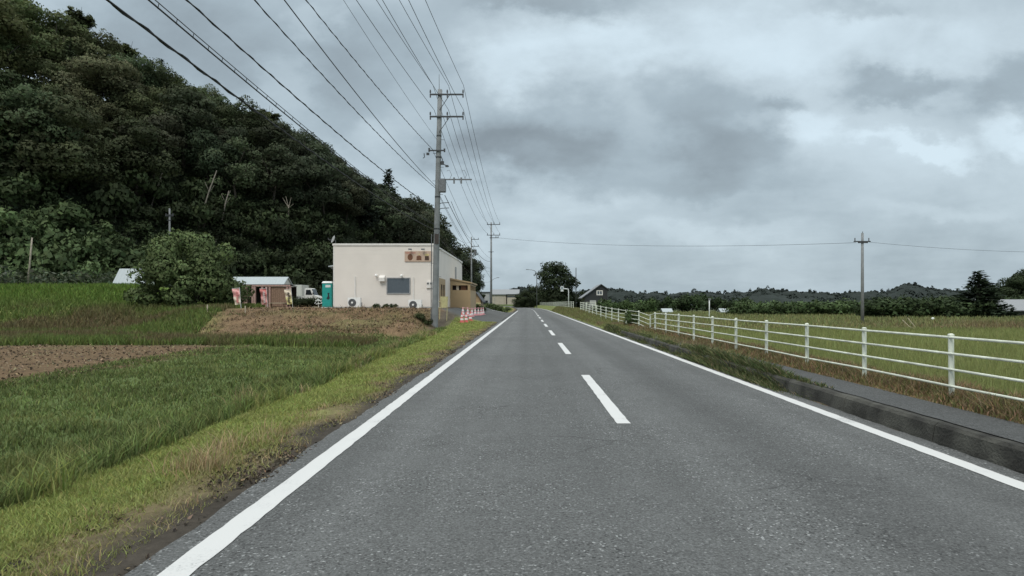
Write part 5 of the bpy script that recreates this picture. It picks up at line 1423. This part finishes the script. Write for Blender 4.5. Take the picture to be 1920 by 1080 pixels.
# little far huts
for u0, u1, lab in ((1244, 1260, 'tiny white roofed hut behind the fence, left of the white post'), (1353, 1366, 'tiny pale roofed hut right of the white post')):
    d = 122; a = at(u0, 590, d); b = at(u1, 580, d)
    gable_shed('field_hut', lab, 'hut', a[0], b[0], d, d + 2.5, float(ground(a[0], d)), at(0, 585, d)[2], at(0, 579.5, d + 1)[2], M['greywall'], M['tin'], .2)
# white round bird scarer on a stake, leaning bamboo poles
d = 66; a = at(1749, 598, d); zg = float(ground(a[0], d))
t = thing('bird_scarer', 'white round bird scaring balloon on a stake before the thicket', 'bird scarer', (a[0], d, zg))
obj('balloon', MB().lathe([(.01, -.16), (.09, -.13), (.15, -.06), (.165, .02), (.13, .11), (.06, .155), (.01, .165)], (0, 0, a[2] - zg), 16), M['whiteplastic'], t, smooth=True)
obj('stake', MB().tube([(0, 0, -.2), (0, 0, a[2] - zg - .15)], .02, 6), M['steel'], t)
d = 50; a = at(1712, 622, d); zg = float(ground(a[0], d))
for k, (u0, v0, u1, v1, lab) in enumerate(((1714, 619, 1696, 600, 'pale leaning bamboo pole, left one in the field beyond the rice'), (1722, 618, 1706, 596, 'pale leaning bamboo pole, middle one in the field beyond the rice'), (1726, 616, 1708, 612, 'pale bamboo pole lying low in the field beyond the rice'))):
    p0 = at(u0, v0, d); p1 = at(u1, v1, d); z0 = float(ground(p0[0], d))
    tag(obj('bamboo_pole', MB().tube([(p0[0], d, min(z0, p0[2])), (p1[0], d + .3, p1[2])], .025, 6), M['stake']), lab, 'pole')

# ------------------------------------------------------------------ world, sun, camera
def build_world():
    w = bpy.data.worlds.new("World"); S.world = w; w.use_nodes = True
    nt = w.node_tree; N = nt.nodes.new; bg = nt.nodes["Background"]
    sky = N("ShaderNodeTexSky"); sky.sky_type = 'NISHITA'; sky.sun_disc = False
    sky.sun_elevation = R(52); sky.sun_rotation = R(200); sky.air_density = 1.2; sky.dust_density = 2.0
    tc = N("ShaderNodeTexCoord"); sp = N("ShaderNodeSeparateXYZ"); L(nt, tc.outputs["Generated"], sp.inputs[0])
    def m(op, a, b=None, c=None):
        k = N("ShaderNodeMath"); k.operation = op
        for i, q in enumerate((a, b, c)):
            if q is None: continue
            if isinstance(q, (int, float)): k.inputs[i].default_value = q
            else: L(nt, q, k.inputs[i])
        return k.outputs[0]
    def mr(x, a, b, c, d, smooth=True):
        k = N("ShaderNodeMapRange"); k.interpolation_type = 'SMOOTHSTEP' if smooth else 'LINEAR'
        for i, q in enumerate((a, b, c, d)): k.inputs[i + 1].default_value = q
        L(nt, x, k.inputs[0]); return k.outputs[0]
    X, Y, Z = sp.outputs
    # cloud deck: a high plane, plus direction-space masses
    zz = m('ADD', m('MAXIMUM', Z, 0.), .16)
    cv = N("ShaderNodeCombineXYZ"); L(nt, m('DIVIDE', X, zz), cv.inputs[0]); L(nt, m('DIVIDE', Y, zz), cv.inputs[1])
    def noise(vec, sc, det, rough=.55, dist=0.):
        n = N("ShaderNodeTexNoise"); n.inputs["Scale"].default_value = sc; n.inputs["Detail"].default_value = det; n.inputs["Roughness"].default_value = rough; n.inputs["Distortion"].default_value = dist
        L(nt, vec, n.inputs["Vector"]); return n
    n1 = noise(cv.outputs[0], .9, 8, .58, .4); n2 = noise(cv.outputs[0], 2.6, 7, .6, .3)
    yy = m('MAXIMUM', Y, .15)
    a = m('DIVIDE', X, yy); b = m('DIVIDE', Z, yy)
    wv = N("ShaderNodeCombineXYZ"); L(nt, a, wv.inputs[0]); L(nt, m('MULTIPLY', b, 1.5), wv.inputs[1])
    wn = noise(wv.outputs[0], 6.5, 8, .60); ws = N("ShaderNodeSeparateColor"); L(nt, wn.outputs["Color"], ws.inputs[0])
    aw = m('ADD', a, m('MULTIPLY', m('SUBTRACT', ws.outputs[0],   .5), .26)); bw = m('ADD', b, m('MULTIPLY', m('SUBTRACT', ws.outputs[1], .5), .17))
    tone = m('ADD', .745, m('MULTIPLY', m('SUBTRACT', n1.outputs["Fac"], .5), .30))
    tone = m('ADD', tone, m('MULTIPLY', m('SUBTRACT', n2.outputs["Fac"], .5), .18))
    wn2 = noise(wv.outputs[0], 4.0, 9, .58, .25); tone = m('ADD', tone, m('MULTIPLY', m('SUBTRACT', wn2.outputs["Fac"], .5), .62))
    front = mr(Y, .1, .4, 0, 1)
    tone = m('SUBTRACT', tone, mr(b, .02, .26, .15, 0))
    blobs = [(1000, 285, 220, 55, -.46), (1070, 215, 150, 50, -.24), (900, 240, 90, 80, -.20), (1370, 285, 130, 52, -.36), (1320, 200, 85, 60, -.28), (1450, 195, 60, 24, -.32), (1245, 125, 60, 50, -.20),
             (1300, 345, 240, 28, -.18), (1690, 168, 110, 28, -.34), (1890, 172, 80, 50, -.34), (1000, -8, 190, 44, -.46), (1620, 8, 90, 26, -.26),
             (430, 90, 300, 150, -.34), (740, 110, 150, 120, -.24), (660, 240, 100, 70, -.12), (250, 40, 150, 80, -.12),
             (1560, 70, 300, 70, .24), (1160, 80, 130, 60, .26), (960, 120, 90, 45, .22), (1520, 245, 55, 55, .26), (1720, 266, 130, 20, .30), (1905, 262, 50, 30, .28), (580, 40, 60, 40, .18), (530, 150, 70, 50, .18), (700, 250, 60, 40, .12),
             (1450, 385, 330, 45, -.08), (960, 475, 170, 26, .14), (1300, 440, 200, 22, .12), (1800, 450, 200, 40, -.10), (1750, 400, 120, 18, .10), (1050, 395, 140, 26, .08)]
    for (u, v, ru, rv_, s) in blobs:
        da = m('DIVIDE', m('SUBTRACT', aw, (u - U0) / F), ru / F); db = m('DIVIDE', m('SUBTRACT', bw, (V0 - v) / F), rv_ / F)
        e = m('POWER', 2.71828, m('MULTIPLY', m('ADD', m('MULTIPLY', da, da), m('MULTIPLY', db, db)), -.9))
        e = mr(m('ADD', e, m('MULTIPLY', m('SUBTRACT', wn2.outputs["Fac"], .5), .55)), .0, 1.0, 0, 1)
        tone = m('ADD', tone, m('MULTIPLY', m('MULTIPLY', e, s * .86), front))
    cr = N("ShaderNodeValToRGB"); e = cr.color_ramp.elements
    e[0].position = .0; e[0].color = (.175, .215, .24, 1); e[1].position = 1.; e[1].color = (.70, .84, .93, 1)
    for p, c in ((.25, (.265, .32, .36)), (.5, (.395, .485, .545)), (.75, (.555, .665, .735))):
        x = e.new(p); x.color = c + (1,)
    L(nt, tone, cr.inputs[0])
    boost = m('MULTIPLY', mr(Z, .42, .95, 1., 3.3), 10.)
    zn = N("ShaderNodeMix"); zn.data_type = 'RGBA'; zn.inputs[7].default_value = (.56, .555, .53, 1)
    L(nt, mr(Z, .40, .75, 0, .85), zn.inputs[0]); L(nt, cr.outputs[0], zn.inputs[6])
    sc = N("ShaderNodeVectorMath"); sc.operation = 'SCALE'; L(nt, zn.outputs[2], sc.inputs[0]); L(nt, boost, sc.inputs["Scale"])
    mx = N("ShaderNodeMix"); mx.data_type = 'RGBA'; mx.inputs[0].default_value = .94
    L(nt, sky.outputs[0], mx.inputs[6]); L(nt, sc.outputs[0], mx.inputs[7])
    L(nt, mx.outputs[2], bg.inputs["Color"]); bg.inputs["Strength"].default_value = .1
build_world()
sun = bpy.data.lights.new("sun", 'SUN'); sun.energy = 1.6; sun.angle = R(24); sun.color = (1, .94, .86)
so = bpy.data.objects.new("sun", sun); COL.objects.link(so)
# the brightest part of the overcast is behind the viewer, slightly to the left
az, el = R(200), R(52)   # azimuth measured from +Y clockwise
dirv = np.array((math.sin(az) * math.cos(el), math.cos(az) * math.cos(el), math.sin(el)))
from mathutils import Vector
so.rotation_euler = Vector(dirv).to_track_quat('Z', 'Y').to_euler()
cam = bpy.data.cameras.new("camera"); co = bpy.data.objects.new("camera", cam); COL.objects.link(co)
co.location = (0, 0, HC); co.rotation_euler = (R(90), 0, 0)
cam.sensor_width = 36; cam.lens = 36 * F / 1920; cam.shift_x = -(U0 - 960) / 1920; cam.shift_y = (V0 - 540) / 1920
cam.clip_start = .05; cam.clip_end = 6000
S.camera = co
S.view_settings.view_transform = 'Standard'; S.view_settings.look = 'None'; S.view_settings.exposure = 0
S.render.engine = 'CYCLES'
S.cycles.max_bounces = 6; S.cycles.diffuse_bounces = 3; S.cycles.transparent_max_bounces = 4
S.cycles.use_denoising = True
